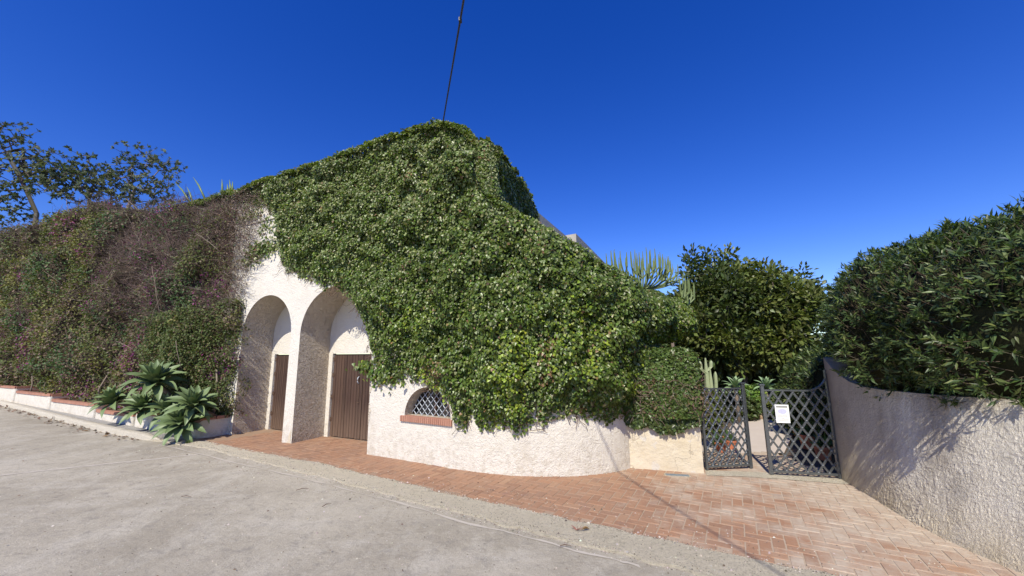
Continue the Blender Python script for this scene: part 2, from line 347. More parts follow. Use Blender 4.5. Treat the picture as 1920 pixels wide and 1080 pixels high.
# old joint line across the road
jp = [on_ground(*p) for p in [(-60, 897), (60, 884), (180, 871), (290, 860), (372, 851)]]
mb = MB(); rows = []
for t_ in np.linspace(0, 1, 60):
    q = t_*(len(jp)-1); i = min(int(q), len(jp)-2); p = jp[i]*(1-q+i)+jp[i+1]*(q-i); wv = .026+.035*vnoise(np.array([[t_*45, 0, 0]]))[0]; q_ = .05*(vnoise(np.array([[t_*18, 4, 0]]))[0]-.5)
    rows.append([p+np.array([0, q_-wv, -.0045]), p+np.array([0, q_+wv, -.0045])])
obj('expansion_joint', mb.grid(np.array(rows)).mesh('expansion_joint'), M['joint'], road)
jj = bpy.data.objects['expansion_joint']
def strip_line(pts, w, name, mat, parent):
    pts = [on_ground(*p) for p in pts]; rows = []
    for t_ in np.linspace(0, 1, 90):
        q = t_*(len(pts)-1); i = min(int(q), len(pts)-2); p = pts[i]*(1-q+i)+pts[i+1]*(q-i); v = vnoise(np.array([[t_*60, 3, 0], [t_*60, 9, 0]]), 8)-.15; p = p+np.array([0, .05*(vnoise(np.array([[t_*22, 5, 0]]), 6)[0]-.5), 0])
        rows.append([p+np.array([0, -w*(.2+v[0]), -.003]), p+np.array([0, w*(.2+v[1]), -.003])])
    return obj(name, MB().grid(np.array(rows)).mesh(name), mat, parent)
strip_line([(300, 833), (420, 862), (560, 893), (700, 930), (900, 985), (1050, 1022), (1200, 1062)], .028, 'expansion_joint', M['joint'], road)

# kerb and footpath on the left
sk = np.arange(4.72, 45, .25); ko = interp(sk, KERB_O)
rows = []
for s, o in zip(sk, ko):
    e = min(1, (s-4.68)/.6)**.5; wv = .17*e; h = .10*e; b = .012*(vnoise(np.array([[s*6, 0, 0]]), 5)[0]-.5)
    rows.append([fr(s, o-wv-.01)+[0, 0, .0], fr(s, o-wv)+[0, 0, h*.8], fr(s, o-wv*.7)+[0, 0, h+b], fr(s, o-.03)+[0, 0, h+b], fr(s, o)+[0, 0, h-.035], fr(s, o+.015)+[0, 0, -.02]])
obj('kerb', MB().grid(np.array(rows)).mesh('kerb', smooth=True), M['kerb'], kind='structure')
sw = np.arange(4.3, 45, .4)
ribbon('footpath', sw, np.full(len(sw), -.1), interp(sw, KERB_O)-.13*np.clip((sw-4.3)/.8, 0, 1), .02, M['walk'], 3)

# brick paving, herringbone
BA = .207; BW = BA/2; dk = nrmz(fr(-5, 1.1)[:2]-fr(1, .75)[:2]); dn = np.array([-dk[1], dk[0]])
WALLX = lambda y: np.interp(y, [2.5, 3.37, 3.75, 4.33, 4.84, 5.4, 6], [3.93, 3.91, 3.93, 4.03, 4.18, 4.28, 4.34])
def in_paving(p):
    v = p-J; s = v@D; o = v@N
    if s > 4.12 or s < -13: return False
    if o > interp([s], BRICK_E)[0]-.03: return False
    if p[0] > WALLX(p[1])+.04: return False
    if s > -.05 and o < -.72: return False
    if p[1] > 6.95 and p[0] > 0: return False
    if s < 0:
        if p[0] < 1.8:
            if p[1] > np.interp(p[0], [-2.6, -1.9, -1.31, -.8, -.17, .57, 1.09, 1.45, 1.72, 1.9], [7.1, 6.72, 6.36, 6.06, 5.84, 5.76, 5.83, 5.95, 6.1, 6.3])+.05: return False
        elif p[0] < 2.72 and p[1] > 6.1-(p[0]-1.72)*.3+.06: return False
    return p[1] > 1.5
pave = thing('brick_pavement', 'herringbone terracotta brick forecourt', 'pavement'); del pave['label'], pave['category']; pave['kind'] = 'structure'
# mortar bed
mb = MB(); st = .12
for s in np.arange(-13, 4.2, st):
    for o in np.arange(-1.6, 1.6, st):
        p = J+D*(s+st/2)+N*(o+st/2)
        a = [in_paving(p+q) for q in (np.zeros(2), D*.1, -D*.1, N*.1, -N*.1)]
        if any(a):
            q = [fr(s, o), fr(s+st, o), fr(s+st, o+st), fr(s, o+st)]; mb.add([v+np.array([0, 0, .0082]) for v in q], [(0, 1, 2, 3)])
for s in np.arange(-7.5, -2.5, st):
    for o in np.arange(-4, -1.6, st):
        p = J+D*(s+st/2)+N*(o+st/2)
        if in_paving(p): q = [fr(s, o), fr(s+st, o), fr(s+st, o+st), fr(s, o+st)]; mb.add([v+np.array([0, 0, .0082]) for v in q], [(0, 1, 2, 3)])
obj('mortar_bed', mb.mesh('mortar_bed'), M['mortar'], pave)
bricks = []
for i in range(-70, 80):
    for j in range(-60, 60):
        r = (i-j) % 4
        if r == 0: c, hor = ((i+1)*BW, (j+.5)*BW), True
        elif r == 3: c, hor = ((i+.5)*BW, (j+1)*BW), False
        else: continue
        p = np.array([.6, 5.0])+dk*c[0]+dn*c[1]
        if abs(p[0]) > 9 or not in_paving(p): continue
        bricks.append((p, hor))
def visible(p):
    v = np.array([p[0], p[1], 0])-CAM; z = v@_f
    if z < .5: return False
    x, y = 960+FPX*(v@_r)/z, 540-FPX*(v@_u)/z
    return -20 < x < 1940 and y < 1100
bricks = [b for b in bricks if b[0][1] > 1.8]
bricks.sort(key=lambda b: (0 if visible(b[0]) else 1, float(np.hypot(*b[0]))))
print('bricks', len(bricks))
def brick_mb(mb, M4=None, g=.0035, h=.010):
    a, b = BA/2-g, BW/2-g; e = .004
    V = [(-a,-b,0),(a,-b,0),(a,b,0),(-a,b,0),(-a+e,-b+e,h),(a-e,-b+e,h),(a-e,b-e,h),(-a+e,b-e,h)]
    if M4 is not None: V = [tuple(M4 @ Vector(v)) for v in V]
    mb.add(V, [(4,5,6,7),(0,1,5,4),(1,2,6,5),(2,3,7,6),(3,0,4,7)])
bm_ = MB(); brick_mb(bm_); bmesh0 = bm_.mesh('brick'); bmesh0.materials.append(M['brick']); far = MB(); ang0 = math.atan2(dk[1], dk[0])
for k, (p, hor) in enumerate(bricks):
    z = float(zg(*p))+.0015+random.uniform(-.0012, .0028); rot = (random.gauss(0, .006), random.gauss(0, .006), ang0+(0 if hor else math.pi/2)+random.gauss(0, .012)+(math.pi if random.random() < .5 else 0))
    if k < 300: obj('brick', bmesh0, None, pave, loc=(p[0], p[1], z), rot=rot)
    else: brick_mb(far, Matrix.LocRotScale(Vector((p[0], p[1], z)), __import__('mathutils').Euler(rot), None))
obj('far_bricks', far.mesh('far_bricks'), M['brick'], pave, kind='stuff')

# garden behind the gate
def poly_sheet(name, pts, z, mat, **kw): return obj(name, MB().add([(x, y, z) for x, y in pts], [tuple(range(len(pts)))]).mesh(name), mat, **kw)
poly_sheet('garden_path', [(2.75, 6.9), (4.55, 6.9), (5.6, 8.2), (7.1, 9.8), (8.3, 11.2), (6.4, 11.3), (5.2, 9.6), (4.2, 8.2), (3.2, 7.5)][::1], .004, M['path'], kind='structure')
poly_sheet('gate_threshold', [(2.66, 5.70), (3.2, 5.62), (4.3, 5.28), (4.36, 5.52), (3.5, 5.82), (2.75, 5.95)], .0165, M['strip'], kind='structure')

# ------------------------------------------------------------------ house
ctrl = np.array([(-2.51,7.02),(-1.9,6.70),(-1.31,6.37),(-.8,6.08),(-.17,5.82),(.2,5.745),(.57,5.72),(.85,5.73),(1.09,5.78),(1.45,5.9),(1.72,6.08),(1.95,6.4),(2.15,6.9),(2.5,7.6),(3.2,8.6)])
def catmull(P, n=8):
    P = np.vstack([2*P[0]-P[1], P, 2*P[-1]-P[-2]]); out = []
    for i in range(1, len(P)-2):
        for t in np.linspace(0, 1, n, endpoint=False):
            a, b, c, d = P[i-1:i+3]; out.append(.5*((2*b)+(c-a)*t+(2*a-5*b+4*c-d)*t*t+(3*b-a-3*c+d)*t**3))
    out.append(P[-2]); return np.array(out)
CV = catmull(ctrl); CL = np.concatenate([[0], np.cumsum(np.linalg.norm(np.diff(CV, axis=0), axis=1))]); S_END = -CL[-1]
def plan(s, off=0.):
    s = np.atleast_1d(np.asarray(s, float)); off = np.broadcast_to(off, s.shape); r = np.where(s < 0, -s, 0)
    x = np.interp(r, CL, CV[:, 0]); y = np.interp(r, CL, CV[:, 1]); x2 = np.interp(r+.05, CL, CV[:, 0]); y2 = np.interp(r+.05, CL, CV[:, 1]); x1 = np.interp(np.maximum(r-.05, 0), CL, CV[:, 0]); y1 = np.interp(np.maximum(r-.05, 0), CL, CV[:, 1])
    t = nrmz(np.stack([x1-x2, y1-y2], -1)+1e-9); nn = np.stack([-t[:, 1], t[:, 0]], -1)
    P = np.stack([x, y], -1); left = s >= 0; P[left] = J+D*s[left, None]; nn[left] = N
    bl = np.clip(-s/.6, 0, 1)[:, None]; nn = nrmz(N*(1-bl)+nn*bl)
    return P+nn*off[:, None], nn
TOP = [(30, 5.7), (2, 5.62), (1, 5.66), (-.3, 5.70), (-1.45, 5.64), (-1.75, 5.52), (-2.0, 5.30), (-2.2, 5.06), (-2.36, 4.85), (-2.40, 4.1), (-2.83, 3.76), (-3.24, 3.50), (-3.65, 3.24), (-4.08, 2.98), (-5.0, 2.55), (-7.8, 2.3)]
ARCH = [(0., 1.98, 2.12, .91), (2.27, 3.95, 2.15, .84)]
WIN = (-1.78, -.82, .70, .47)
house = thing('house', 'white stucco house with two arched doorways, a curved corner and ivy on its walls', 'house', tuple(fr(0, 0)))
hi = Matrix.Translation(-Vector(house.location))
def hpart(name, mb, mat, parent=None, smooth=False, **kw):
    me = mb.mesh(name, smooth=smooth); me.transform(hi if parent is None else Matrix.Identity(4)); return obj(name, me, mat, parent or house, **kw)
def arch_z(s, a):
    s0, s1, sp, r = a; c = (s0+s1)/2; h = (s1-s0)/2; return sp+r*math.sqrt(max(0, 1-((s-c)/h)**2))
def strip(mb, sl, zb, zt, nz=24):
    P = np.zeros((len(sl), nz, 3)); q, _ = plan(sl)
    for i in range(len(sl)):
        P[i, :, :2] = q[i]; P[i, :, 2] = np.linspace(zb[i], zt[i], nz)
    mb.grid(P)
def Tz(s): return interp(s, TOP)
wall = MB()
def cosamp(a, b, n=40): return (a+b)/2-(b-a)/2*np.cos(np.linspace(0, math.pi, n))
low = lambda sl: np.minimum(0, 0)*sl-.1
for sl, zb in [(np.linspace(3.95, 45, 60), None), (cosamp(2.27, 3.95), ARCH[1]), (np.linspace(1.98, 2.27, 4), None), (cosamp(0, 1.98), ARCH[0]), (np.linspace(WIN[1], 0, 16), None), (np.linspace(-2.36, WIN[0], 12), None), (np.linspace(S_END, -2.40, 60), None)]:
    b = [arch_z(s, zb) for s in sl] if zb else -.1*np.ones(len(sl)); strip(wall, sl, b, Tz(sl))
sl = cosamp(*WIN[:2], 30); strip(wall, sl, -.1*np.ones(30), np.full(30, WIN[2]))
wc = (WIN[0]+WIN[1])/2; wh = (WIN[1]-WIN[0])/2; wz = lambda s: WIN[2]+WIN[3]*math.sqrt(max(0, 1-((s-wc)/wh)**2))
strip(wall, sl, [wz(s) for s in sl], Tz(sl))
strip(wall, np.array([-2.40, -2.36]), [-.1, -.1], [4.1, 4.8])
# wall top thickness
for a, b in ((-2.36, 45), (S_END, -2.40)):
    sl = np.linspace(a, b, 80); P0, nn = plan(sl); P1, _ = plan(sl, -.3); z = Tz(sl)
    wall.grid(np.stack([np.c_[P0, z], np.c_[P1, z], np.c_[P1, z*0+(3.3 if a > -2.4 else 1.5)]], 1))
hpart('wall', wall, M['stucco'])
# alcoves: vault and side reveals, then the back wall around each door
DEPTH = .72
SPL = .07
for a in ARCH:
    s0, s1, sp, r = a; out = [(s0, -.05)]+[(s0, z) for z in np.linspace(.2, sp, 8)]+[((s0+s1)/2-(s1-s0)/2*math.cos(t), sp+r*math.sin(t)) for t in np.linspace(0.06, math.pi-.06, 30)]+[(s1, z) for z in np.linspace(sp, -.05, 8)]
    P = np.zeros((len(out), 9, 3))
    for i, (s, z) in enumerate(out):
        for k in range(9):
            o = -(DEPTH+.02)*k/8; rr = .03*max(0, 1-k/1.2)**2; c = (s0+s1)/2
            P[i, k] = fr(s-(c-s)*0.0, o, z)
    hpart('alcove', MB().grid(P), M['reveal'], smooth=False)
    bw = MB(); dz = 1.72; e0, e1 = s0+.11, s1-.11
    def q4(sa, za, sb, zb_, o=-DEPTH): bw.add([fr(sa, o, za), fr(sb, o, za), fr(sb, o, zb_), fr(sa, o, zb_)], [(0, 1, 2, 3)])
    q4(s0-.1, -.05, e0, dz); q4(e1, -.05, s1+.1, dz); q4(s0-.1, dz, s1+.1, 3.3)
    for sa in (e0, e1): bw.add([fr(sa, -DEPTH, -.05), fr(sa, -DEPTH-.09, -.05), fr(sa, -DEPTH-.09, dz), fr(sa, -DEPTH, dz)], [(0, 1, 2, 3)])
    bw.add([fr(e0, -DEPTH, dz), fr(e0, -DEPTH-.09, dz), fr(e1, -DEPTH-.09, dz), fr(e1, -DEPTH, dz)], [(0, 1, 2, 3)])
    hpart('back_wall', bw, M['stucco'])
    # double door
    fa = math.atan2(-D[1], -D[0])                   # local x runs to the right (towards -s), local -y to the road
    for leafi, (da, db) in enumerate((((e0+e1)/2+.004, e1-.012), (e0+.012, (e0+e1)/2-.004))):
        p0 = fr(db, -DEPTH-.045, .02); dr = obj('door', MB().box((0, .02, 0), (db-da, .05, dz-.035)).mesh('door_back'), M['wood'], house, loc=tuple(np.array(p0)-np.array(house.location)), rot=(0, 0, fa))
        npk = 11; pw_ = (db-da)/npk
        for k in range(npk):
            g = .004; me = MB().box((k*pw_+g, -.008+random.uniform(-.002, .002), random.uniform(0, .012)), ((k+1)*pw_-g, .022, dz-.035)).mesh('plank', bevel=.003); obj('plank', me, M['wood'], dr)
        if leafi == 0 and a is ARCH[0]:
            hx = db-da-.09
            pl = MB().box((hx-.012, -.014, .78), (hx+.012, -.008, 1.12)); obj('lock_plate', pl.mesh('lock_plate'), M['rust'], dr)
            t = np.linspace(0, math.pi, 9); obj('handle', MB().tube([(hx, -.012-.045*math.sin(q), 1.10-.065*math.cos(q)+.06) for q in t], .011, 6).mesh('handle', smooth=True), M['grille'], dr)
            obj('door_bolt', MB().box((hx-.03, -.02, .70), (hx+.03, -.008, .72)).mesh('door_bolt'), M['rust'], dr)
        if leafi == 0:
            for hz in (.35, .8, 1.25, 1.58):
                obj('hinge', MB().box((-.02, -.018, hz-.03), (.05, -.008, hz+.03)).tube([(-.006, -.016, hz-.045), (-.006, -.016, hz+.045)], .009, 6).mesh('hinge'), M['rust'], dr)
# damaged plaster bits on the jamb edges
for (s, z0, z1) in ((-.005, 1.02, 1.25), (-.005, .50, .86)):
    r0 = []
    for z in np.linspace(z0, z1, 9):
        w_ = .045*math.sin((z-z0)/(z1-z0)*math.pi)*(.6+.8*random.random()); r0.append([fr(s-w_, .004, z), fr(s+.01, .006, z)])
    hpart('plaster_chip', MB().grid(np.array(r0)), M['reveal'])
bp = MB(); r0 = [[fr(2.01, .005, z), fr(2.01+.12*max(0, 1-z/.28)*(.7+.5*random.random()), .005, z)] for z in np.linspace(0.0, .28, 8)]
hpart('plaster_chip', bp.grid(np.array(r0)), M['pier'])

# arched window
sl = np.concatenate([[WIN[0]], cosamp(*WIN[:2], 26), [WIN[1]]]); zz = [WIN[2]]+[wz(s) for s in sl[1:-1]]+[WIN[2]]
Pa, _ = plan(sl); _, nw = plan([wc]); nw = nw[0]; pc, _ = plan([wc]); WD = .24
P = np.zeros((len(sl), 4, 3))
for k in range(4): P[:, k, :2] = Pa-nw*WD*k/3; P[:, k, 2] = zz
win = obj('window', None, None, house, loc=tuple(np.array([pc[0][0], pc[0][1], WIN[2]])-np.array(house.location)))
wi = Matrix.Translation(-Vector((pc[0][0], pc[0][1], WIN[2])))
def wpart(name, mb, mat, **kw): me = mb.mesh(name); me.transform(wi); return obj(name, me, mat, win, **kw)
wpart('window_reveal', MB().grid(P), M['reveal'])
base = MB().add([*[np.r_[(plan([s])[0][0]-nw*d_), WIN[2]] for s in WIN[:2] for d_ in (0, WD)]], [(0, 1, 3, 2)]); wpart('window_ledge', base, M['reveal'])
tw = np.array([-nw[1], nw[0]]);  tw = tw if tw[0] > 0 else -tw                        # to the right
back = pc[0]-nw*(WD-.01); gl = [np.r_[back+tw*x, WIN[2]+z] for x, z in [(-.5, 0), (.5, 0), (.5, .5), (-.5, .5)]]
wpart('glass', MB().add(gl, [(0, 1, 2, 3)]), M['glass'])
fm = MB()
for x in (-.48, 0, .48): fm = MB(); fm.box((x-.02, -.02, 0), (x+.02, .02, .5), Matrix.Translation((*(back+nw*.02), WIN[2])) @ Matrix.Rotation(math.atan2(tw[1], tw[0]), 4, 'Z')); wpart('window_frame', fm, M['wood'])

gp = pc[0]-nw*.15
for sgn in (1, -1):
    for k in np.arange(-9, 10):
        x0 = k*.122; pts = []
        for t in np.linspace(0, 1, 40):
            z = t*.46; x = x0+sgn*z*.95
            if (x/.455)**2+((z+.02)/.455)**2 < 1: pts.append((x, z))
        if len(pts) < 4: continue
        a, b = pts[0], pts[-1]; o = nw*(.008 if sgn > 0 else -.008)
        wpart('grille_bar', MB().tube([np.r_[gp+o+tw*a[0], WIN[2]+a[1]], np.r_[gp+o+tw*b[0], WIN[2]+b[1]]], .0065, 4), M['grille'])
sill = obj('window_sill', None, None, house, loc=win.location)
def spart(name, mb, mat): me = mb.mesh(name, bevel=.002); me.transform(wi); return obj(name, me, mat, sill)
nb = 26; sa = np.linspace(WIN[0]-.04, WIN[1]+.07, nb+1)
for k in range(nb):
    q, nn = plan([sa[k]+.003, sa[k+1]-.003], .0); V = []
    for z in (WIN[2]-.085, WIN[2]+.004):
        for p, off in ((q[0], .035), (q[1], .035), (q[1], -.08), (q[0], -.08)): V.append(np.r_[p+nn[0]*off, z])
    spart('brick', MB().add(V, [(0, 3, 2, 1), (4, 5, 6, 7), (0, 1, 5, 4), (1, 2, 6, 5), (2, 3, 7, 6), (3, 0, 4, 7)]), M['cap'])

# upper storey side walls receding to the right, roof and parapet blocks
side = np.array([(-.50, 5.94), (-.46, 6.2), (-.38, 6.7), (-.12, 7.6), (.20, 8.8), (.55, 10.2)])
SV = catmull(side, 6); SL = np.concatenate([[0], np.cumsum(np.linalg.norm(np.diff(SV, axis=0), axis=1))])
SZ = np.interp(SL, [0, .4, 1, 2.5], [4.88, 5.04, 5.20, 5.42]); P = np.stack([np.c_[SV, 1.5+(SZ-1.5)*z] for z in (0, .3, .7, 1)], 1); hpart('side_wall', MB().grid(P), M['stucco'])
hpart('roof', MB().add([(*p, 4.75) for p in [(-.42, 5.95), (.66, 10.2), (4.2, 19), (-6, 22), (-22, 17.5), tuple(fr(22, -.05)[:2])]], [(0, 1, 2, 3, 4, 5)]), M['concrete'])
def block(name, pts, z0, z1, mat): 
    n_ = len(pts); V = [(*p, z) for z in (z0, z1) for p in pts]; return hpart(name, MB().add(V, [tuple(range(n_))[::-1], tuple(range(n_, 2*n_))]+[(i, (i+1) % n_, n_+(i+1) % n_, n_+i) for i in range(n_)]), mat)
def bpts(xy): return [tuple(p) for p in xy]
A1 = at(1012, 415, 10.3); A2 = at(1075, 468, 13.5); B1 = at(1060, 441, 13.6); B2 = at(1080, 438, 13.4); B3 = at(1150, 512, 20)
block('parapet', [(.62, 10.2), tuple(A2[:2]), (A2[0]-1.2, A2[1]+.3), (-.6, 10.5)], 2, 5.62, M['concrete'])
block('parapet', [tuple(B1[:2]), tuple(B2[:2]), (B3[0], B3[1]), (B3[0]-3, B3[1])], 2, float(B2[2]), M['concrete'])
print('house blocks', A1, A2, B1, B2, B3)

# ------------------------------------------------------------------ low pier wall, meter cover
pier = thing('pier_wall', 'low cream rendered wall with cracks beneath the clipped ivy block, left of the gate', 'wall', (2.2, 5.95, 0))
pa = np.array([1.70, 6.09]); pb = np.array([2.67, 5.80]); pn = nrmz(np.array([(pb-pa)[1], -(pb-pa)[0]])); pn = pn if pn[1] < 0 else -pn
P = np.zeros((40, 24, 3)); 
for i, t in enumerate(np.linspace(0, 1, 40)):
    for k, z in enumerate(np.linspace(-.05, .74, 24)):
        o = .02*(fbm(np.array([[t*5, z*5, 1.]]), 4)[0]-.5); p = pa+(pb-pa)*t+pn*o; P[i, k] = (*p, z+(.05*vnoise(np.array([[t*6, 0, 0]]))[0] if k == 23 else 0))
pm = MB().grid(P); c1 = pb-pn*.45
pm.add([(*pb, -.05), (*c1, -.05), (*c1, .76), (*pb, .76)], [(0, 1, 2, 3)]); pm.add([(*pa, .76), (*pb, .76), (*c1, .76), (*(pa-pn*.45), .76)], [(0, 1, 2, 3)])
me = pm.mesh('pier_body'); me.transform(Matrix.Translation((-2.2, -5.95, 0))); obj('wall_body', me, M['pier'], pier)
g = on_ground(1270, 893); cv = thing('utility_cover', 'small blue grey metal cover set in the brick paving below the cream pier', 'utility cover', (g[0], g[1], .012), (0, 0, -.22))
obj('frame', MB().box((-.17, -.05, 0), (.17, .05, .004)).mesh('frame'), M['strip'], cv); obj('lid', MB().box((-.15, -.038, .004), (.15, .038, .008)).mesh('lid'), M['cover'], cv)
obj('rib', MB().box((-.13, -.004, .008), (.13, .004, .011)).box((-.05, -.03, .008), (-.044, .03, .011)).box((.06, -.03, .008), (.066, .03, .011)).mesh('rib'), M['cover'], cv)

# ------------------------------------------------------------------ right boundary wall
RW = catmull(np.array([(4.42, 5.62), (4.31, 5.42), (4.20, 4.9), (4.05, 4.33), (3.95, 3.8), (3.92, 3.37), (3.92, 2.6), (3.98, 1.6), (4.1, .4), (4.3, -1.6)]), 40)
RWL = np.concatenate([[0], np.cumsum(np.linalg.norm(np.diff(RW, axis=0), axis=1))])
def rw_top(l): return np.interp(l, [0, .15, .28, .42, .58, .75, 1.0, 1.4, 3, 9], [1.60, 1.59, 1.50, 1.385, 1.30, 1.26, 1.245, 1.25, 1.30, 1.34])
nl, nz = 620, 110; ll = np.concatenate([np.linspace(0, 4.2, 520), np.linspace(4.25, RWL[-1], 100)])
bx = np.interp(ll, RWL, RW[:, 0]); by = np.interp(ll, RWL, RW[:, 1]); tt = nrmz(np.stack([np.gradient(bx), np.gradient(by)], -1)); rn = np.stack([tt[:, 1], -tt[:, 0]], -1)
if rn[0][0] > 0: rn = -rn
LL, ZZ = np.meshgrid(ll, np.linspace(0, 1, nz), indexing='ij'); ZT = ZZ*(rw_top(LL)+.03)-.03
q = np.stack([LL*19, ZT*19, 0*LL], -1); q = q+1.1*np.stack([vnoise(q*.7, 21), vnoise(q*.7, 22), 0*LL], -1)
rid = 1-np.abs(2*vnoise(q*1.6, 5)-1); rid2 = 1-np.abs(2*vnoise(q*3.3, 9)-1)
amt = np.clip(.35+1.3*(fbm(np.stack([LL*1.3, ZT*1.3, 0*LL], -1), 31)-.3), .1, 1)*np.clip((LL-.15)/.9, .12, 1)
disp = (.009*rid**2+.006*rid2**2)*amt+.02*(fbm(np.stack([LL*1.5, ZT*1.5, 0*LL], -1), 17)-.5)
BAT = .24*np.clip((ll-.35)/1.0, 0, 1); disp = disp+BAT[:, None]*(.30-ZZ)
P = np.stack([bx[:, None]+rn[:, 0:1]*disp, by[:, None]+rn[:, 1:2]*disp, ZT], -1)
rw = thing('boundary_wall', 'curved grey rough rendered wall on the right, rising to a point at the gate', 'wall', (4.2, 4.0, 0))
mb = MB().grid(P)
topc = np.c_[bx, by, rw_top(ll)]; back = topc.copy(); back[:, :2] -= rn*.26
mb.grid(np.stack([P[:, -1], back, back-[0, 0, 1.2]], 1)); e0_ = P[0]
mb.grid(np.stack([e0_, e0_+np.array([.26, .05, 0])], 1))
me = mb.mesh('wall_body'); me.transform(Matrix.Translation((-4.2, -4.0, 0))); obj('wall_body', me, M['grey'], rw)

# ------------------------------------------------------------------ gate leaves
def gate(hinge, free, h, rise, label, cw, ch, flip, postcap=.06):
    hinge = np.array(hinge); free = np.array(free); W = float(np.linalg.norm(free-hinge)); a = math.atan2(*(free-hinge)[::-1])
    g = thing('gate_leaf', label, 'gate', (hinge[0], hinge[1], .02), (0, 0, a), group='lattice gate leaves')
    rc = rise
    top = lambda x: h if x >= rc else h+rise-math.sqrt(max(0, rc*rc-(rc-x)**2))*rise/rc
    obj('meeting_stile', MB().box((W-.045, -.022, 0), (W, .022, h+postcap)).box((W-.055, -.032, h+postcap), (W+.01, .032, h+postcap+.022)).mesh('meeting_stile', bevel=.003), M['iron'], g)
    obj('hinge_stile', MB().box((0, -.02, 0), (.03, .02, h+rise)).mesh('hinge_stile', bevel=.003), M['iron'], g)
    obj('bottom_rail', MB().box((.03, -.018, .03), (W-.045, .018, .06)).mesh('bottom_rail', bevel=.003), M['iron'], g)
    xs_ = np.r_[np.linspace(.015, rc, 12), W-.045]; P = np.array([[(x, y, top(x)+dz) for (y, dz) in ((-.02, -.012), (.02, -.012), (.02, .008), (-.02, .008), (-.02, -.012))] for x in xs_])
    obj('top_rail', MB().grid(P).mesh('top_rail'), M['iron'], g)
    zb = .06; sl_ = ch/cw; X = []
    for sg in (1, -1):
        for k in range(-30, 40):
            x0 = k*cw; pts = []
            for t in np.linspace(0, h+rise, 240):
                x = x0+sg*(t-zb)/sl_
                if t >= zb and .03 <= x <= W-.045 and t <= top(x): pts.append((x, t))
            if len(pts) < 8: continue
            p0, p1 = pts[0], pts[-1]; y = -.004*sg; dx, dz = p1[0]-p0[0], p1[1]-p0[1]; L_ = math.hypot(dx, dz); nx, nz_ = -dz/L_*.0125, dx/L_*.0125
            V = [(p0[0]-nx, y-.004, p0[1]-nz_), (p0[0]+nx, y-.004, p0[1]+nz_), (p1[0]+nx, y-.004, p1[1]+nz_), (p1[0]-nx, y-.004, p1[1]-nz_)]
            # slightly crowned flat bar
            V2 = [(x, yy+.008, z) for x, yy, z in V]; m0 = (p0[0], y-.008, p0[1]); m1 = (p1[0], y-.008, p1[1])
            obj('lattice_bar', MB().add(V+V2+[m0, m1], [(0, 8, 9, 3), (8, 1, 2, 9), (4, 7, 6, 5), (0, 3, 7, 4), (1, 5, 6, 2)]).mesh('lattice_bar'), M['iron'], g)
    rs = MB()
    for i in range(-30, 40):
        for j in range(0, 40):
            x, z = (i+j)*cw/2 if False else i*cw/2, zb+j*ch/2
            if (i+j) % 2 == 0 and .045 < x < W-.06 and z < top(x)-.02:
                for yy in (-.014, .010): rs.add([(x-.014, yy, z), (x, yy, z-.014), (x+.014, yy, z), (x, yy, z+.014), (x, yy+(-.010 if yy < 0 else .010), z)], [(0, 1, 4), (1, 2, 4), (2, 3, 4), (3, 0, 4)])
    obj('rosettes', rs.mesh('rosettes'), M['rosette'], g, kind='stuff'); return g, W
gl_, _ = gate((2.76, 5.93), (3.48, 6.02), 1.13, .17, 'left lattice gate leaf standing slightly ajar beside the cream pier', .108, .155, 1)
gr_, GW = gate((4.34, 5.50), (3.53, 5.71), 1.13, .28, 'right lattice gate leaf carrying a white notice, beside the rough grey wall', .125, .19, -1)
# notice on the right leaf (front faces the road)
sx = GW-.235; frs = gr_.matrix_basis
ng = thing('notice', 'small white notice with a violet oval hung on the right gate leaf', 'sign', tuple(frs @ Vector((sx, .018, .885))), gr_.rotation_euler)
F_ = 1 if (frs.to_3x3() @ Vector((0, 1, 0)))[1] < 0 else -1
def nbx(x0, x1, z0, z1, y0, y1): return MB().box((x0, min(F_*y0, F_*y1), z0), (x1, max(F_*y0, F_*y1), z1))
ng.location = tuple(frs @ Vector((sx, F_*.020, .69)))
obj('plate', nbx(-.085, .085, 0, .245, 0, .003).mesh('plate'), M['plate'], ng)
obj('heading', nbx(-.068, .068, .205, .228, .0031, .0045).mesh('heading'), M['ink'], ng)
ov = [( .056*math.cos(t), F_*.0045, .155+.034*math.sin(t)) for t in np.linspace(0, 2*math.pi, 24, endpoint=False)]
obj('emblem', MB().add(ov, [tuple(range(24))]).mesh('emblem'), M['oval'], ng)
for z, wd in ((.095, .06), (.08, .066), (.062, .02), (.048, .07), (.03, .064)): obj('text_line', nbx(-wd, wd, z, z+.004, .0031, .0042).mesh('text_line'), M['ink'], ng)

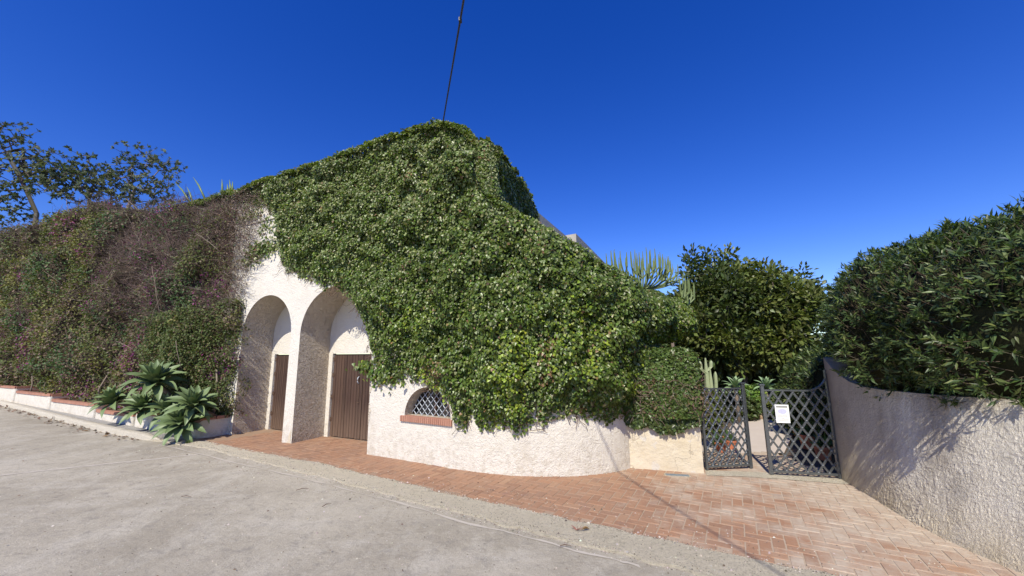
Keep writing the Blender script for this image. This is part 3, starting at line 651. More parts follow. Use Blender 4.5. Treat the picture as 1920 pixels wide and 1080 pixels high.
# ------------------------------------------------------------------ stepped planters on the left
PL = [(18.4, 15.3, .74), (15.3, 12.2, .61), (12.2, 9.15, .475), (9.15, 7.0, .345), (7.0, 4.12, .43), (24, 18.4, .90)]
PLAB = ['stepped planter holding the creeper, at the left edge of the photo', 'stepped planter second from the left, brick coping above grey white wall', 'middle stepped planter with the dark window-like hollow above its brick coping', 'short planter with brick coping just left of the agaves', 'planter beneath the agaves beside the left arch, cream wall with brick coping', 'farthest stepped planter up the road']
for (s1, s0, zt), lab in zip(PL, PLAB):
    last = s0 < 5; lo = fr(s0, 0); p = thing('planter', lab, 'planter', tuple(lo), group='stepped planters below the creeper')
    pi = Matrix.Translation(-Vector(lo)); FO = .56
    # outline: rounded at both ends
    outl = []
    def arc(cs, co_, r, a0, a1, n=7): return [(cs+r*math.cos(a), co_+r*math.sin(a)) for a in np.linspace(a0, a1, n)]
    r = .22 if not last else .28
    outl = [(s0+.0, -.02)]+arc(s0+(r if last else .06), FO-(r if last else .06), (r if last else .06), math.pi, math.pi/2)+arc(s1-.22, FO-.22, .22, math.pi/2, 0)+[(s1, -.02)]
    rows = [[fr(s, o, float(zg(*fr(s, o)[:2]))-.05), fr(s, o, zt-.06)] for s, o in outl]
    me = MB().grid(np.array(rows)).mesh('planter_wall'); me.transform(pi); obj('planter_wall', me, M['stucco'], p)
    so_ = MB().add([fr(s, o-.03, zt-.05) for s, o in outl], [tuple(range(len(outl)))]).mesh('soil'); so_.transform(pi); obj('soil', so_, M['soil'], p)
    # coping bricks along the outline
    pts = np.array(outl); dl = np.r_[0, np.cumsum(np.linalg.norm(np.diff(pts, axis=0), axis=1))]; nbk = int(dl[-1]/.26)
    for k in range(nbk):
        la, lb = dl[-1]*k/nbk+.004, dl[-1]*(k+1)/nbk-.004; a = np.array([np.interp(la, dl, pts[:, 0]), np.interp(la, dl, pts[:, 1])]); b = np.array([np.interp(lb, dl, pts[:, 0]), np.interp(lb, dl, pts[:, 1])])
        t = nrmz(b-a); nn = np.array([t[1], -t[0]]); nn = -nn if (k > 1 and nn[1] < 0 and abs(t[0]) > .7) else nn
        ctr = np.array([(s0+s1)/2, 0.1]); 
        if np.dot(nn, (a+b)/2-ctr) < 0: nn = -nn
        V = [fr(*(q_+nn*o), z) for z in (zt-.062, zt) for q_, o in ((a, .03), (b, .03), (b, -.10), (a, -.10))]
        me = MB().add(V, [(0, 3, 2, 1), (4, 5, 6, 7), (0, 1, 5, 4), (1, 2, 6, 5), (2, 3, 7, 6), (3, 0, 4, 7)]).mesh('brick', recalc=True); me.transform(pi); obj('coping_brick', me, M['cap'], p)
# ------------------------------------------------------------------ ivy
ZLOW = [(9, 5.9), (7.2, 5.62), (5.84, 5.45), (4.6, 5.35), (3.94, 5.25), (3.49, 5.02), (3.15, 4.75), (2.9, 4.3), (2.78, 3.85), (2.54, 3.5), (1.84, 3.25), (1.19, 3.03), (.73, 2.84), (.43, 2.6), (.14, 2.28), (.02, 1.9), (-.12, 1.55), (-.58, 1.36), (-1.19, 1.26), (-1.6, 1.06), (-1.8, .88), (-1.86, .72), (-2.31, .66), (-2.81, .67), (-3.11, .74), (-3.49, .80), (-3.88, .78), (-4.7, .75), (-7.8, .75)]
def zlow(s):
    s = np.asarray(s); return interp(s, ZLOW)+.16*(vnoise(np.stack([s*4.5, 0*s, 0*s], -1), 41)-.5)+.10*(vnoise(np.stack([s*13, 0*s, 0*s], -1), 42)-.5)
def ivy_colour(P, n):
    a = fbm(P*1.1, 51); b = vnoise(P*3.0, 55); c = jit((.090, .132, .023), n, .50, .12)
    yl = jit((.24, .31, .035), n, .25, .12); pr = np.clip((a-.50)*3.2+(b-.5)*1.3, 0.02, .55)*np.clip((3.0-P[:, 2])/1.8, .12, 1); m = RNG.random(n) < pr; c[m] = yl[m]
    pale = jit((.27, .30, .13), n, .25, .1); m = RNG.random(n) < .12+.26*np.clip((P[:, 2]-2.6)/2, 0, 1); c[m] = pale[m]
    br = jit((.22, .14, .07), n, .3, .1); m = (RNG.random(n) < np.clip((vnoise(P*2.2, 57)-.80)*2.0, .012, .3)); m |= (RNG.random(n) < .5*np.exp(-((P[:, 0]+1.25)**2+(P[:, 2]-1.42)**2)/.035)); c[m] = br[m]
    return c
def ivy_thick(s, z, d):                            # d = distance to the free lower/left edge
    P = np.stack([s, z, 0*s], -1); base = np.clip(d/.55, 0, 1)
    lump = (fbm(P*1.5, 61)-.35)*.42+(vnoise(P*4.2, 63)-.5)*.22+(vnoise(P*10, 64)-.5)*.13
    mass = .10+.22*np.clip((-s-.5)/2.5, 0, 1)-.24*np.clip((-s-4.3)/.5, 0, 1)*np.clip((2.3-z)/.4, -.4, 1)
    return .03+base*np.maximum(.03, mass+lump)
ivy = thing('ivy', 'large green ivy sheet climbing over the white house from the window to the roof', 'ivy', tuple(fr(-2, 0)))
iv_inv = -np.array(ivy.location)
parts = []; n = 330000
s = RNG.uniform(S_END, 8.2, n); z = RNG.uniform(.45, 6.0, n); T_ = Tz(s)+.08; zl = zlow(s); d = np.minimum(z-zl, 9)
keep = (z < T_) & (d > -.12) & (RNG.random(n) < np.clip(.25+d/.30, 0, 1))
keep &= ~((s > 2.95) & (s < 3.55) & (z > 3.9) & (z < 4.95) & (RNG.random(n) < .6))
keep &= ~((s < -2.30) & (s > -2.5) & (z > 4.4))
keep &= ~((s < -5.0) & (z < 2.15) & (RNG.random(n) < .6))
s, z, d = s[keep], z[keep], d[keep]; n = len(s)
th = ivy_thick(s, z, d)
topf = np.clip((z-(Tz(s)-.25))/.33, 0, 1); off = th*(1-.5*topf)-RNG.random(n)**1.6*np.minimum(.16, th)
P2, nn = plan(s, off); P = np.c_[P2, z+.05*topf]
e = .02; ds = (ivy_thick(s+e, z, d)-th)/e; dzz = (ivy_thick(s, z+e, d)-th)/e
N3 = np.c_[nn, np.zeros(n)]; tn = np.c_[-nn[:, 1], nn[:, 0], np.zeros(n)]; tn[tn[:, 0] > 0] *= -1
nv = nrmz(N3-.6*tn*ds[:, None]-.6*np.array([0, 0, 1.])*dzz[:, None]+.45*rvec(n)+np.array([0, 0, .30]))
dr = nrmz(np.array([0, 0, -1.])+.75*rvec(n)+.25*N3)
parts.append(leaf_arrays(P, dr, nv, RNG.uniform(.026, .056, n), T_IVY, ivy_colour(P, n)))
# top of the walls: leaves folded over and beyond the edge
for (a, b, m_, back_) in ((-2.3, 7.6, 24000, .45), (S_END, -2.4, 20000, .75)):
    s = RNG.uniform(a, b, m_); o = RNG.uniform(-back_, .22, m_); lz = Tz(s)+.08+.16*(vnoise(np.stack([s*3, o*3, 0*s], -1), 71)-.4)-np.clip(-o-.25, 0, 1)*.3-.5*np.clip(o, 0, 1); P2, nn = plan(s, o)
    P = np.c_[P2, lz+RNG.uniform(-.05, .05, m_)]; parts.append(leaf_arrays(P, nrmz(np.c_[nn, -.5*np.ones(m_)]+.9*rvec(m_)), nrmz(np.array([0, 0, 1.])+np.c_[nn, 0*s]*.4+.5*rvec(m_)), RNG.uniform(.028, .058, m_), T_IVY, ivy_colour(P, m_)))
# side wall of the upper storey
def side_pt(l, off):
    x = np.interp(l, SL, SV[:, 0]); y = np.interp(l, SL, SV[:, 1]); x2 = np.interp(l+.1, SL, SV[:, 0]); y2 = np.interp(l+.1, SL, SV[:, 1]); x1 = np.interp(l-.1, SL, SV[:, 0]); y1 = np.interp(l-.1, SL, SV[:, 1])
    t = nrmz(np.stack([x2-x1, y2-y1], -1)); nn = np.stack([t[:, 1], -t[:, 0]], -1); return np.stack([x, y], -1)+nn*off[:, None], nn
n = 70000; l = RNG.uniform(-.45, SL[-1], n); lc = np.maximum(l, 0); z = RNG.uniform(2.8, 5.85, n); ok = z < np.interp(lc, SL, SZ)+.12; l, z = l[ok], z[ok]; n = len(l); lump = .14+.30*(fbm(np.stack([l*1.6, z*1.6, 0*l], -1), 81)-.3)
P2, nn = side_pt(l, lump-RNG.random(n)**1.5*.12); P = np.c_[P2, z]
parts.append(leaf_arrays(P, nrmz(np.array([0, 0, -1.])+.7*rvec(n)), nrmz(np.c_[nn, .3+0*l]+.5*rvec(n)), RNG.uniform(.032, .06, n), T_IVY, ivy_colour(P, n)))
n = 6000; l = RNG.uniform(-.3, SL[-1], n); P2, nn = side_pt(l, RNG.uniform(-.6, .16, n)); P = np.c_[P2, np.interp(l, SL, SZ)+.10+.2*vnoise(np.stack([l*3, 0*l, 0*l], -1), 83)]
parts.append(leaf_arrays(P, rvec(n), nrmz(np.array([0, 0, 1.])+.5*rvec(n)), RNG.uniform(.055, .09, n), T_IVY, ivy_colour(P, n)))
m_ = 16000; z = RNG.uniform(3.9, 5.08, m_); a_ = RNG.uniform(-.6, 2.0, m_); rc_ = .26+.14*vnoise(np.stack([a_*2, z*2.2, 0*z], -1), 87)-RNG.random(m_)**1.5*.12; cx, cy = -.46, 6.08; dx_ = np.sin(a_-.35); dy_ = -np.cos(a_-.35); P = np.c_[cx+dx_*rc_, cy+dy_*rc_, z]; nv = np.c_[dx_, dy_, 0*z]
parts.append(leaf_arrays(P, nrmz(np.array([0, 0, -1.])+.7*rvec(m_)), nrmz(nv+.5*rvec(m_)+[0, 0, .2]), RNG.uniform(.028, .056, m_), T_IVY, ivy_colour(P, m_)))
# dark bulging mass behind the clipped block
n = 26000; u = rvec(n); C0 = np.array([2.72, 6.95, 2.28]); rad = np.array([.55, .5, .40]); k = 1+.30*(fbm(u*2.3+5, 91)-.5); P = C0+u*rad*(k-RNG.random(n)**1.6*.12)[:, None]; P = P[P[:, 2] > .3]; u = u[:len(P)]; n = len(P); nv = nrmz((P-C0)/rad)
parts.append(leaf_arrays(P, nrmz(np.array([0, 0, -1.])+.8*rvec(n)), nrmz(nv+.5*rvec(n)), RNG.uniform(.032, .06, n), T_IVY, ivy_colour(P, n)))
n = 24000; u = rvec(n); C1 = np.array([2.15, 6.75, 2.30]); rad1 = np.array([.65, .75, .48]); k = 1+.30*(fbm(u*2.3+9, 92)-.5); P = C1+u*rad1*(k-RNG.random(n)**1.6*.12)[:, None]; nv = nrmz((P-C1)/rad1)
parts.append(leaf_arrays(P, nrmz(np.array([0, 0, -1.])+.8*rvec(n)), nrmz(nv+.5*rvec(n)), RNG.uniform(.032, .06, n), T_IVY, ivy_colour(P, n)))
# stray shoots on the white wall
for (s0, z0, m_, sp) in ((3.75, 4.02, 120, .22), (3.35, 4.1, 260, .30), (3.9, 3.86, 60, .2), (-.35, 1.35, 220, .22), (3.3, 4.62, 70, .3), (4.1, 5.0, 90, .25), (.1, 1.5, 100, .14)):
    s = RNG.normal(s0, sp, m_); z = RNG.normal(z0, sp*.35, m_); P2, nn = plan(s, RNG.uniform(.02, .09, m_)); P = np.c_[P2, z]
    parts.append(leaf_arrays(P, nrmz(np.array([0, 0, -1.])+.7*rvec(m_)), nrmz(np.c_[nn, .3+0*s]+.4*rvec(m_)), RNG.uniform(.05, .08, m_), T_IVY, ivy_colour(P, m_)))
V, F, C_ = join_arrays(parts); obj('leaves', mesh_np('ivy_leaves', V+iv_inv, F, C_), M['ivy'], ivy, kind='stuff')
print('ivy tris', len(F))
# woody backing behind the leaves, interior shade put into its near-black colour
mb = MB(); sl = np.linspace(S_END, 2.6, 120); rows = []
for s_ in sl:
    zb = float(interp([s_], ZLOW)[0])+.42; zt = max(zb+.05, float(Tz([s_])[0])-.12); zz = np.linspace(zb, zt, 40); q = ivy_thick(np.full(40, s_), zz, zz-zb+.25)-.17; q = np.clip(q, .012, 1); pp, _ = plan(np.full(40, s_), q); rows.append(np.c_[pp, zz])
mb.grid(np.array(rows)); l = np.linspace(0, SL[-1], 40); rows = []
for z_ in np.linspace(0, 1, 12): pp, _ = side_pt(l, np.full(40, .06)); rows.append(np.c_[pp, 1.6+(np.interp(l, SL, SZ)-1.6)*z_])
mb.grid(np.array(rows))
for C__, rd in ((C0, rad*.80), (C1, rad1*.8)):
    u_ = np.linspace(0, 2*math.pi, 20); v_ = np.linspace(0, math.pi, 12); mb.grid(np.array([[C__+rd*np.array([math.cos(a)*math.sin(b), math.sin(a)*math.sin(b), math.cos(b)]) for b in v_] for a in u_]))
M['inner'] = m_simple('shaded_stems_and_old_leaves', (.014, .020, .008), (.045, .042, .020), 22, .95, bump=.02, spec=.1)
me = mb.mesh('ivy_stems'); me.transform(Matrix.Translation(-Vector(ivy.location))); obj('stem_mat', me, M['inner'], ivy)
n = 500; s = RNG.uniform(-7, 3.6, n); zl = interp(s, ZLOW); z = zl+RNG.uniform(-.02, .5, n); P = np.zeros((n, 5, 3)); dx = RNG.normal(0, .05, n)
for k in range(5): pp, _ = plan(s+dx*k+RNG.normal(0, .01, n), .02+.03*RNG.random(n)); P[:, k] = np.c_[pp, z-(.05*k)*RNG.uniform(.2, 1, n)+RNG.normal(0, .01, n)]
V, F, C_ = twig_arrays(P, np.full((n, 5), .004), jit((.16, .11, .075), n)); obj('stems', mesh_np('stems', V+iv_inv, F, C_), M['twig'], ivy, kind='stuff')

# clipped ivy block on the pier
ib = thing('clipped_hedge', 'square clipped ivy hedge sitting on the cream pier left of the gate', 'hedge', (2.2, 6.1, .74))
inv = -np.array(ib.location)
hc = (pa+pb)/2-pn*.20; hu = nrmz(pb-pa); HW, HD = .52, .30; z0, z1 = .76, 1.71
def box_shell(n, grow=0):
    f = RNG.choice(4, n, p=[.52, .20, .14, .14]); a = RNG.uniform(-1, 1, n); b = RNG.uniform(0, 1, n); P = np.zeros((n, 3)); Nn = np.zeros((n, 3))
    for i in range(n):
        if f[i] == 0: x, y, zz_, nv = a[i]*HW, HD, z0+b[i]*(z1-z0), pn
        elif f[i] == 1: x, y, zz_, nv = a[i]*HW, (b[i]*2-1)*HD, z1, None
        elif f[i] == 2: x, y, zz_, nv = HW, a[i]*HD, z0+b[i]*(z1-z0), hu
        else: x, y, zz_, nv = -HW, a[i]*HD, z0+b[i]*(z1-z0), -hu
        p = hc+hu*x+pn*y; P[i] = (*p, zz_); Nn[i] = (0, 0, 1) if nv is None else (*nv, 0)
    return P, Nn
n = 17000; P, Nn = box_shell(n); k = (fbm(P*3.2, 101)-.5)*.16-RNG.random(n)**1.6*.10+.03
# round off the edges
cen = np.array([*hc, (z0+z1)/2]); P = P+Nn*k[:, None]; q = (P-cen); P = P-q*.06*np.clip((np.abs(q[:, 2])/.47)**4*(np.abs(q@np.r_[hu, 0])/.52)**4, 0, 1)[:, None]
cc = np.where((RNG.random(n) < .08+.20*(vnoise(P*3, 103) > .62))[:, None], jit((.17, .12, .07), n, .3), jit((.085, .125, .032), n, .38)); cc = np.where(((P[:, 2] > 1.3) & (RNG.random(n) < .75))[:, None], jit((.105, .155, .04), n, .3), cc)
pr = [leaf_arrays(P, nrmz(np.array([0, 0, -.5])+rvec(n)), nrmz(Nn+.6*rvec(n)+[0, 0, .25]), RNG.uniform(.026, .048, n), T_IVY, cc)]
# hanging fringe
n = 1500; x = RNG.uniform(-HW, HW*.98, n); dep = .10+.20*np.abs(vnoise(np.stack([x*5, 0*x, 0*x], -1), 105))*np.clip(1.2-np.abs(x+.15)*1.6, .15, 1)*1.4; zz_ = z0+.05-RNG.random(n)*dep; P = np.c_[hc+hu*x[:, None]+pn*(HD-.06+RNG.uniform(-.03, .05, n))[:, None], zz_]
pr.append(leaf_arrays(P, nrmz(np.array([0, 0, -1.])+.7*rvec(n)), nrmz(np.r_[pn, .2]+.6*rvec(n)), RNG.uniform(.035, .06, n), T_IVY, jit((.07, .10, .03), n, .35)))
V, F, C_ = join_arrays(pr); obj('leaves', mesh_np('hedge_leaves', V+inv, F, C_), M['ivy'], ib, kind='stuff')
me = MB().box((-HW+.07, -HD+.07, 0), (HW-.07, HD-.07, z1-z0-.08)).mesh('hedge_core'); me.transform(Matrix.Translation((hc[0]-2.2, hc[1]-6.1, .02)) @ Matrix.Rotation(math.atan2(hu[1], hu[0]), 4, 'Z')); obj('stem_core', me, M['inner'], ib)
n = 900; P0, Nn = box_shell(n); ok = P0[:, 2] < 1.3; P0 = P0[ok]; Nn = Nn[ok]; n = len(P0); P = np.zeros((n, 4, 3)); dd = nrmz(rvec(n)+Nn*.2)*.06
for k in range(4): P[:, k] = P0+dd*k+RNG.normal(0, .012, (n, 3))
V, F, C_ = twig_arrays(P, np.full((n, 4), .0028), jit((.25, .18, .14), n)); obj('twigs', mesh_np('hedge_twigs', V+inv, F, C_), M['twig'], ib, kind='stuff')

# ------------------------------------------------------------------ creeper over the left wall
bg = thing('creeper', 'tall tangled creeper with dry brown twigs and a few purple bracts covering the left wall', 'creeper', tuple(fr(8, .3)))
inv = -np.array(bg.location)
BTOP = [(40, 8.3), (24, 7.3), (19, 6.85), (15, 6.75), (12.5, 6.75), (11.4, 6.6), (10.2, 6.2), (9.2, 6.0), (7.8, 5.85), (6.2, 5.8), (5.1, 5.65), (4.3, 5.62), (3.7, 5.5)]
def btop(s): return interp(s, BTOP)+.5*(vnoise(np.stack([s*1.3, 0*s, 0*s], -1), 121)-.55)
def bth(s, z):
    P = np.stack([s*.8, z*.8, 0*s], -1); e_ = np.clip((s-3.85)/2.4, 0, 1)**.7; lowc = np.clip((z-.25)/1.2, .55, 1)
    return (.12+.72*e_)*lowc*(.74+1.5*(fbm(P*1.5, 123)-.5))+.24*(vnoise(P*3.6, 125)-.5)+.14*(vnoise(P*9, 126)-.5)+.03
def greenness(s, z):                               # 1 leafy, 0 dry twigs
    P = np.stack([s*.55, z*.55, 0*s], -1); g = fbm(P, 131, 4)
    b = .80+(g-.5)*3.0-.30*np.clip((z-3.2)/2.2, -1, 1)-.35*np.clip((7.5-s)/3, 0, 1)*np.clip((z-2.2)/1.0, -1.6, 1)+.2*(s > 13)
    return np.clip(b, 0, 1)
n = 190000; s = 3.9+36*RNG.random(n)**1.9; z = RNG.uniform(.2, 8.4, n); bt = btop(s)
zb_ = interp(s, [(4, .40), (7, .40), (9, .42), (12, .55), (15, .68), (18, .8), (24, 1.), (40, 1.3)])
keep = (z < bt) & (z > zb_) & ~((s < 4.55+.5*(RNG.random(n)-.5)) & (z > 3.0) & (RNG.random(n) < .93)); s, z, bt = s[keep], z[keep], bt[keep]; n = len(s)
g = greenness(s, z); isl = RNG.random(n) < .10+.85*g
rightedge = np.clip((s-3.95)/.35, 0, 1); keep = RNG.random(n) < .25+.75*rightedge; s, z, bt, g, isl = [a[keep] for a in (s, z, bt, g, isl)]
th = bth(s, z); tf = np.clip((z-(bt-.6))/.6, 0, 1); off = th*(1-.75*tf**2)-RNG.random(len(s))**1.5*.26
P = np.c_[(J+D*s[:, None]+N*off[:, None]), z]
e = .03; ds = (bth(s+e, z)-th)/e; dz_ = (bth(s, z+e)-th)/e
nv = nrmz(np.r_[N, 0.]-.8*np.r_[D, 0]*ds[:, None]-.8*np.array([0, 0, 1.])*dz_[:, None]+tf[:, None]*np.array([0, 0, 1.])+.25)
L = isl; nL = int(L.sum()); far_ = np.clip((s[L]-4)/16, 0, 1)
cl = jit((.115, .135, .040), nL, .35, .12); nz2 = vnoise(P[L]*1.3, 135); cl = np.where((nz2 > .62)[:, None], jit((.075, .130, .045), nL, .3), cl); cl = np.where((nz2 < .30)[:, None], jit((.185, .185, .05), nL, .3), cl)
drym = RNG.random(nL) < .14+.25*(vnoise(P[L]*.9, 137) > .55); cl = np.where(drym[:, None], jit((.19, .135, .095), nL, .35), cl)
pu = (vnoise(P[L]*1.25, 139) > .68) & (RNG.random(nL) < .30); cl = np.where(pu[:, None], jit((.21, .045, .145), nL, .35), cl)
parts = [leaf_arrays(P[L], nrmz(np.array([0, 0, -.4])+rvec(nL)), nrmz(nv[L]+.65*rvec(nL)+[0, 0, .2]), RNG.uniform(.035, .062, nL)*(1+.7*far_), T_SMALL, cl)]
# denser small-leaf bush at the right foot (beside the arch)
m_ = 14000; s2 = RNG.uniform(3.98, 6.6, m_); z2 = RNG.uniform(.42, 3.1, m_); k2 = z2 < 3.05-.12*(s2-4)-.3*vnoise(np.stack([s2*3, z2, 0*s2], -1), 141); s2, z2 = s2[k2], z2[k2]; m_ = len(s2)
o2 = np.clip(.10+.55*np.clip((s2-3.95)/1.2, 0, 1)+.35*(fbm(np.stack([s2*2.2, z2*2.2, 0*s2], -1), 143)-.5), .03, 1)+.06-RNG.random(m_)**1.5*.15; P2 = np.c_[(J+D*s2[:, None]+N*o2[:, None]), z2]
c2 = jit((.095, .125, .035), m_, .38); c2 = np.where((RNG.random(m_) < .15)[:, None], jit((.16, .12, .06), m_, .3), c2)
parts.append(leaf_arrays(P2, nrmz(np.array([0, 0, -.6])+rvec(m_)), nrmz(np.r_[N, .3]+.6*rvec(m_)), RNG.uniform(.035, .055, m_), T_OVAL, c2) if False else leaf_arrays(P2, nrmz(np.array([0, 0, -.6])+rvec(m_)), nrmz(np.r_[N, .3]+.6*rvec(m_)), RNG.uniform(.04, .06, m_), T_SMALL, c2))
V, F, C_ = join_arrays(parts); obj('leaves', mesh_np('creeper_leaves', V+inv, F, C_), M['boug'], bg, kind='stuff')
T_ = ~isl; P0 = P[T_]; nT = min(15000, len(P0)); P0 = P0[:nT]; nvT = nv[T_][:nT]; sT = s[T_][:nT]
K = 5; PT = np.zeros((nT, K, 3)); d0 = nrmz(rvec(nT)+np.array([0, 0, .25])+.15*nvT); ln = RNG.uniform(.10, .38, nT)*(1+.4*np.clip((sT-4)/16, 0, 1)); bend = rvec(nT)*.6
for k in range(K): t = k/(K-1); PT[:, k] = P0+ln[:, None]*(d0*t+bend*t*t*.5)+RNG.normal(0, .006, (nT, 3))
rr = np.linspace(1, .5, K)[None]*(RNG.uniform(.0022, .0042, nT)*(1+.8*np.clip((sT-4)/16, 0, 1)))[:, None]
ct = np.where((RNG.random(nT) < .14)[:, None], jit((.30, .24, .19), nT, .3), jit((.15, .105, .09), nT, .4))
tp = [twig_arrays(PT, rr, ct)]
# dry hanging twigs fading over the white wall near the top right
m_ = 2600; s3 = 3.25+1.7*RNG.random(m_)**.7; z3 = RNG.uniform(2.3, 5.6, m_); keepd = s3 > 4.2-1.15*np.clip((z3-2.6)/2.2, 0, 1)*RNG.random(m_)**.6-.12*RNG.random(m_); s3, z3 = s3[keepd], z3[keepd]; m_ = len(s3)
PT = np.zeros((m_, 6, 3)); o3 = RNG.uniform(.02, .28, m_); hx = RNG.normal(-.25, .8, m_); ln = RNG.uniform(.15, .5, m_)
for k in range(6):
    t = k/5; ss3 = s3+ln*hx*t*.8+RNG.normal(0, .012, m_); zz3 = z3-ln*t*(.8-t*.5)*RNG.uniform(.6, 1., m_)+RNG.normal(0, .012, m_); PT[:, k] = np.c_[J+D*ss3[:, None]+N*(o3+RNG.normal(0, .015, m_))[:, None], zz3]
tp.append(twig_arrays(PT, np.linspace(1, .5, 6)[None]*RNG.uniform(.0025, .0055, m_)[:, None], np.where((RNG.random(m_) < .3)[:, None], jit((.33, .27, .22), m_), jit((.17, .12, .095), m_, .4))))
V, F, C_ = join_arrays(tp); obj('twigs', mesh_np('creeper_twigs', V+inv, F, C_), M['twig'], bg, kind='stuff'); print('twig tris', len(F))
# longer pale stems arching out of the mass
mb = MB()
for (x, y, x2, y2) in [(125, 372, 131, 405), (235, 372, 262, 398), (300, 560, 282, 610), (285, 500, 298, 560), (370, 440, 410, 470), (395, 425, 360, 460), (88, 600, 92, 640), (135, 620, 130, 655), (330, 640, 340, 690), (218, 640, 250, 655), (40, 690, 55, 705), (290, 520, 300, 590)]:
    a = on_off(x, y, .85); b = on_off(x2, y2, .8); c = (a+b)/2+np.array([.05, -.12, .05]); mb.tube([a*(1-t)**2+2*c*t*(1-t)+b*t*t for t in np.linspace(0, 1, 7)], .006, 4)
for k in range(26):
    s_ = random.uniform(4.1, 18); z_ = random.uniform(1, float(btop(np.array([s_]))[0])); o_ = float(bth(np.array([s_]), np.array([z_]))[0])+.02; a = fr(s_, o_-.1, z_); v = np.array([random.gauss(0, 1), random.gauss(0, .4), random.gauss(.3, 1)])*.35; mb.tube([a, a+v*.4+N.tolist()[0]*np.array([.05, 0, 0]), a+v+np.array([0, -.05, -.05])], [.008, .007, .004], 4)
for k in range(16):                                # trunks at the foot
    s_ = 4.3+k*.9+random.uniform(-.3, .3); a = fr(s_, .25, .3); mb.tube([a, a+[random.uniform(-.1, .1), 0, .5], a+[random.uniform(-.25, .25), 0, 1.1]], [.03, .022, .016], 5)
me = mb.mesh('creeper_stems', smooth=True); me.transform(Matrix.Translation(-Vector(bg.location))); obj('stems', me, m_simple('pale_woody_stem', (.15, .115, .085), (.27, .215, .165), 20, .9), bg, kind='stuff')
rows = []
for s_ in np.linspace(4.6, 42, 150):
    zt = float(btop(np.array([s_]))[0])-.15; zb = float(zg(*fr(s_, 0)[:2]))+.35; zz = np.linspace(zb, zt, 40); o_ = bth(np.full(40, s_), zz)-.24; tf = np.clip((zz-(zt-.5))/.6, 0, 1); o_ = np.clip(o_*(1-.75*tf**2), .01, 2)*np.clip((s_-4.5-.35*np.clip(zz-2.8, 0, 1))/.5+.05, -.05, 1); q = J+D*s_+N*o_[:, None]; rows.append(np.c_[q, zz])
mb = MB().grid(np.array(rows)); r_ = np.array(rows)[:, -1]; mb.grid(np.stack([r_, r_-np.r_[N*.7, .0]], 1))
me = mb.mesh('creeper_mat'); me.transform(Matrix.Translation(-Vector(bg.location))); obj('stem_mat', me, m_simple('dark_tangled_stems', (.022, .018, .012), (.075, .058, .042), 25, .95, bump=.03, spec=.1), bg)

# ------------------------------------------------------------------ agaves on the planter
def agave_leaf(L_, W_, curl, name='leaf'):
    rows = []
    for t in np.linspace(0, 1, 8):
        w_ = W_*(.42+.9*t-1.32*t**2.6 if t < 1 else 0)*.9; w_ = max(w_, .0015); w_ = W_*np.interp(t, [0, .25, .55, .75, .9, 1], [.42, .50, .50, .38, .17, .004]); y = L_*t; z = curl*L_*(t*.55-.75*t**2.2)
        rows.append([(-w_, y, z+.35*w_), (-w_*.5, y, z+.08*w_), (0, y, z-.02*L_*(1-t)), (w_*.5, y, z+.08*w_), (w_, y, z+.35*w_)])
    return MB().grid(np.array(rows)).mesh(name, smooth=True)
AL = [agave_leaf(.42, .13, c) for c in (.25, .5, .8)]
for me in AL: me.materials.append(M['agave'])
M['agave2'] = m_simple('agave_leaf_skin_light', (.16, .26, .12), (.25, .34, .17), 5, .5, bump=.001)
AL2 = [agave_leaf(.24, .075, c) for c in (.2, .5, .8)]
for me in AL2: me.materials.append(M['agave2'])
def rosette(c, sc, tilt, label, base, meshes=AL, nl=34, name='agave', group='agaves in the planter by the arch'):
    a = thing(name, label, 'agave', tuple(c), (0, 0, 0), group)
    T = Vector((tilt[0], tilt[1], 1)).normalized().to_track_quat('Z', 'Y').to_matrix().to_4x4()
    for k in range(nl):
        f = k/(nl-1); el = R_(84-f*92+random.uniform(-7, 7)); az = k*2.39996; l_ = sc*(.72+.42*math.sin(min(1, f*1.25)*math.pi*.6))
        M4 = T @ Matrix.Rotation(az, 4, 'Z') @ Matrix.Translation((0, .015+.03*f, -.09*f*sc)) @ Matrix.Rotation(el, 4, 'X') @ Matrix.Rotation(random.uniform(-.2, .2), 4, 'Y') @ Matrix.Diagonal((l_, l_, l_, 1))
        o = obj('leaf', meshes[min(2, int(f*3))], None, a); o.matrix_local = M4
    b = np.array(base)-np.array(c); st = MB().tube([b, b*.5+[0, 0, -.03], (0, 0, -.02)], [.05, .045, .04], 7); obj('stem', st.mesh('stem', smooth=True), M['bark'], a); return a
for (x, y, off, sc, tl, lab) in [
    (291, 712, .98, 1.12, (.05, -.35), 'uppermost grey green agave rosette, above the others in the planter by the arch'),
    (213, 750, .78, .95, (-.25, -.45), 'leftmost agave rosette, leaning over the brick coping'),
    (270, 762, .75, .95, (-.1, -.6), 'agave rosette hanging over the planter corner, below the uppermost one'),
    (316, 768, .78, .88, (.1, -.6), 'small agave rosette in the middle of the clump'),
    (362, 757, .68, .95, (.35, -.35), 'rightmost agave rosette, nearest the arched doorway'),
    (342, 792, .80, .98, (.15, -.85), 'lowest agave rosette, its leaves drooping to the paving')]:
    c = on_off(x, y, off); s_ = (c[:2]-J)@D; rosette(c, sc*1.03, tl, lab, fr(s_, .25, .42))

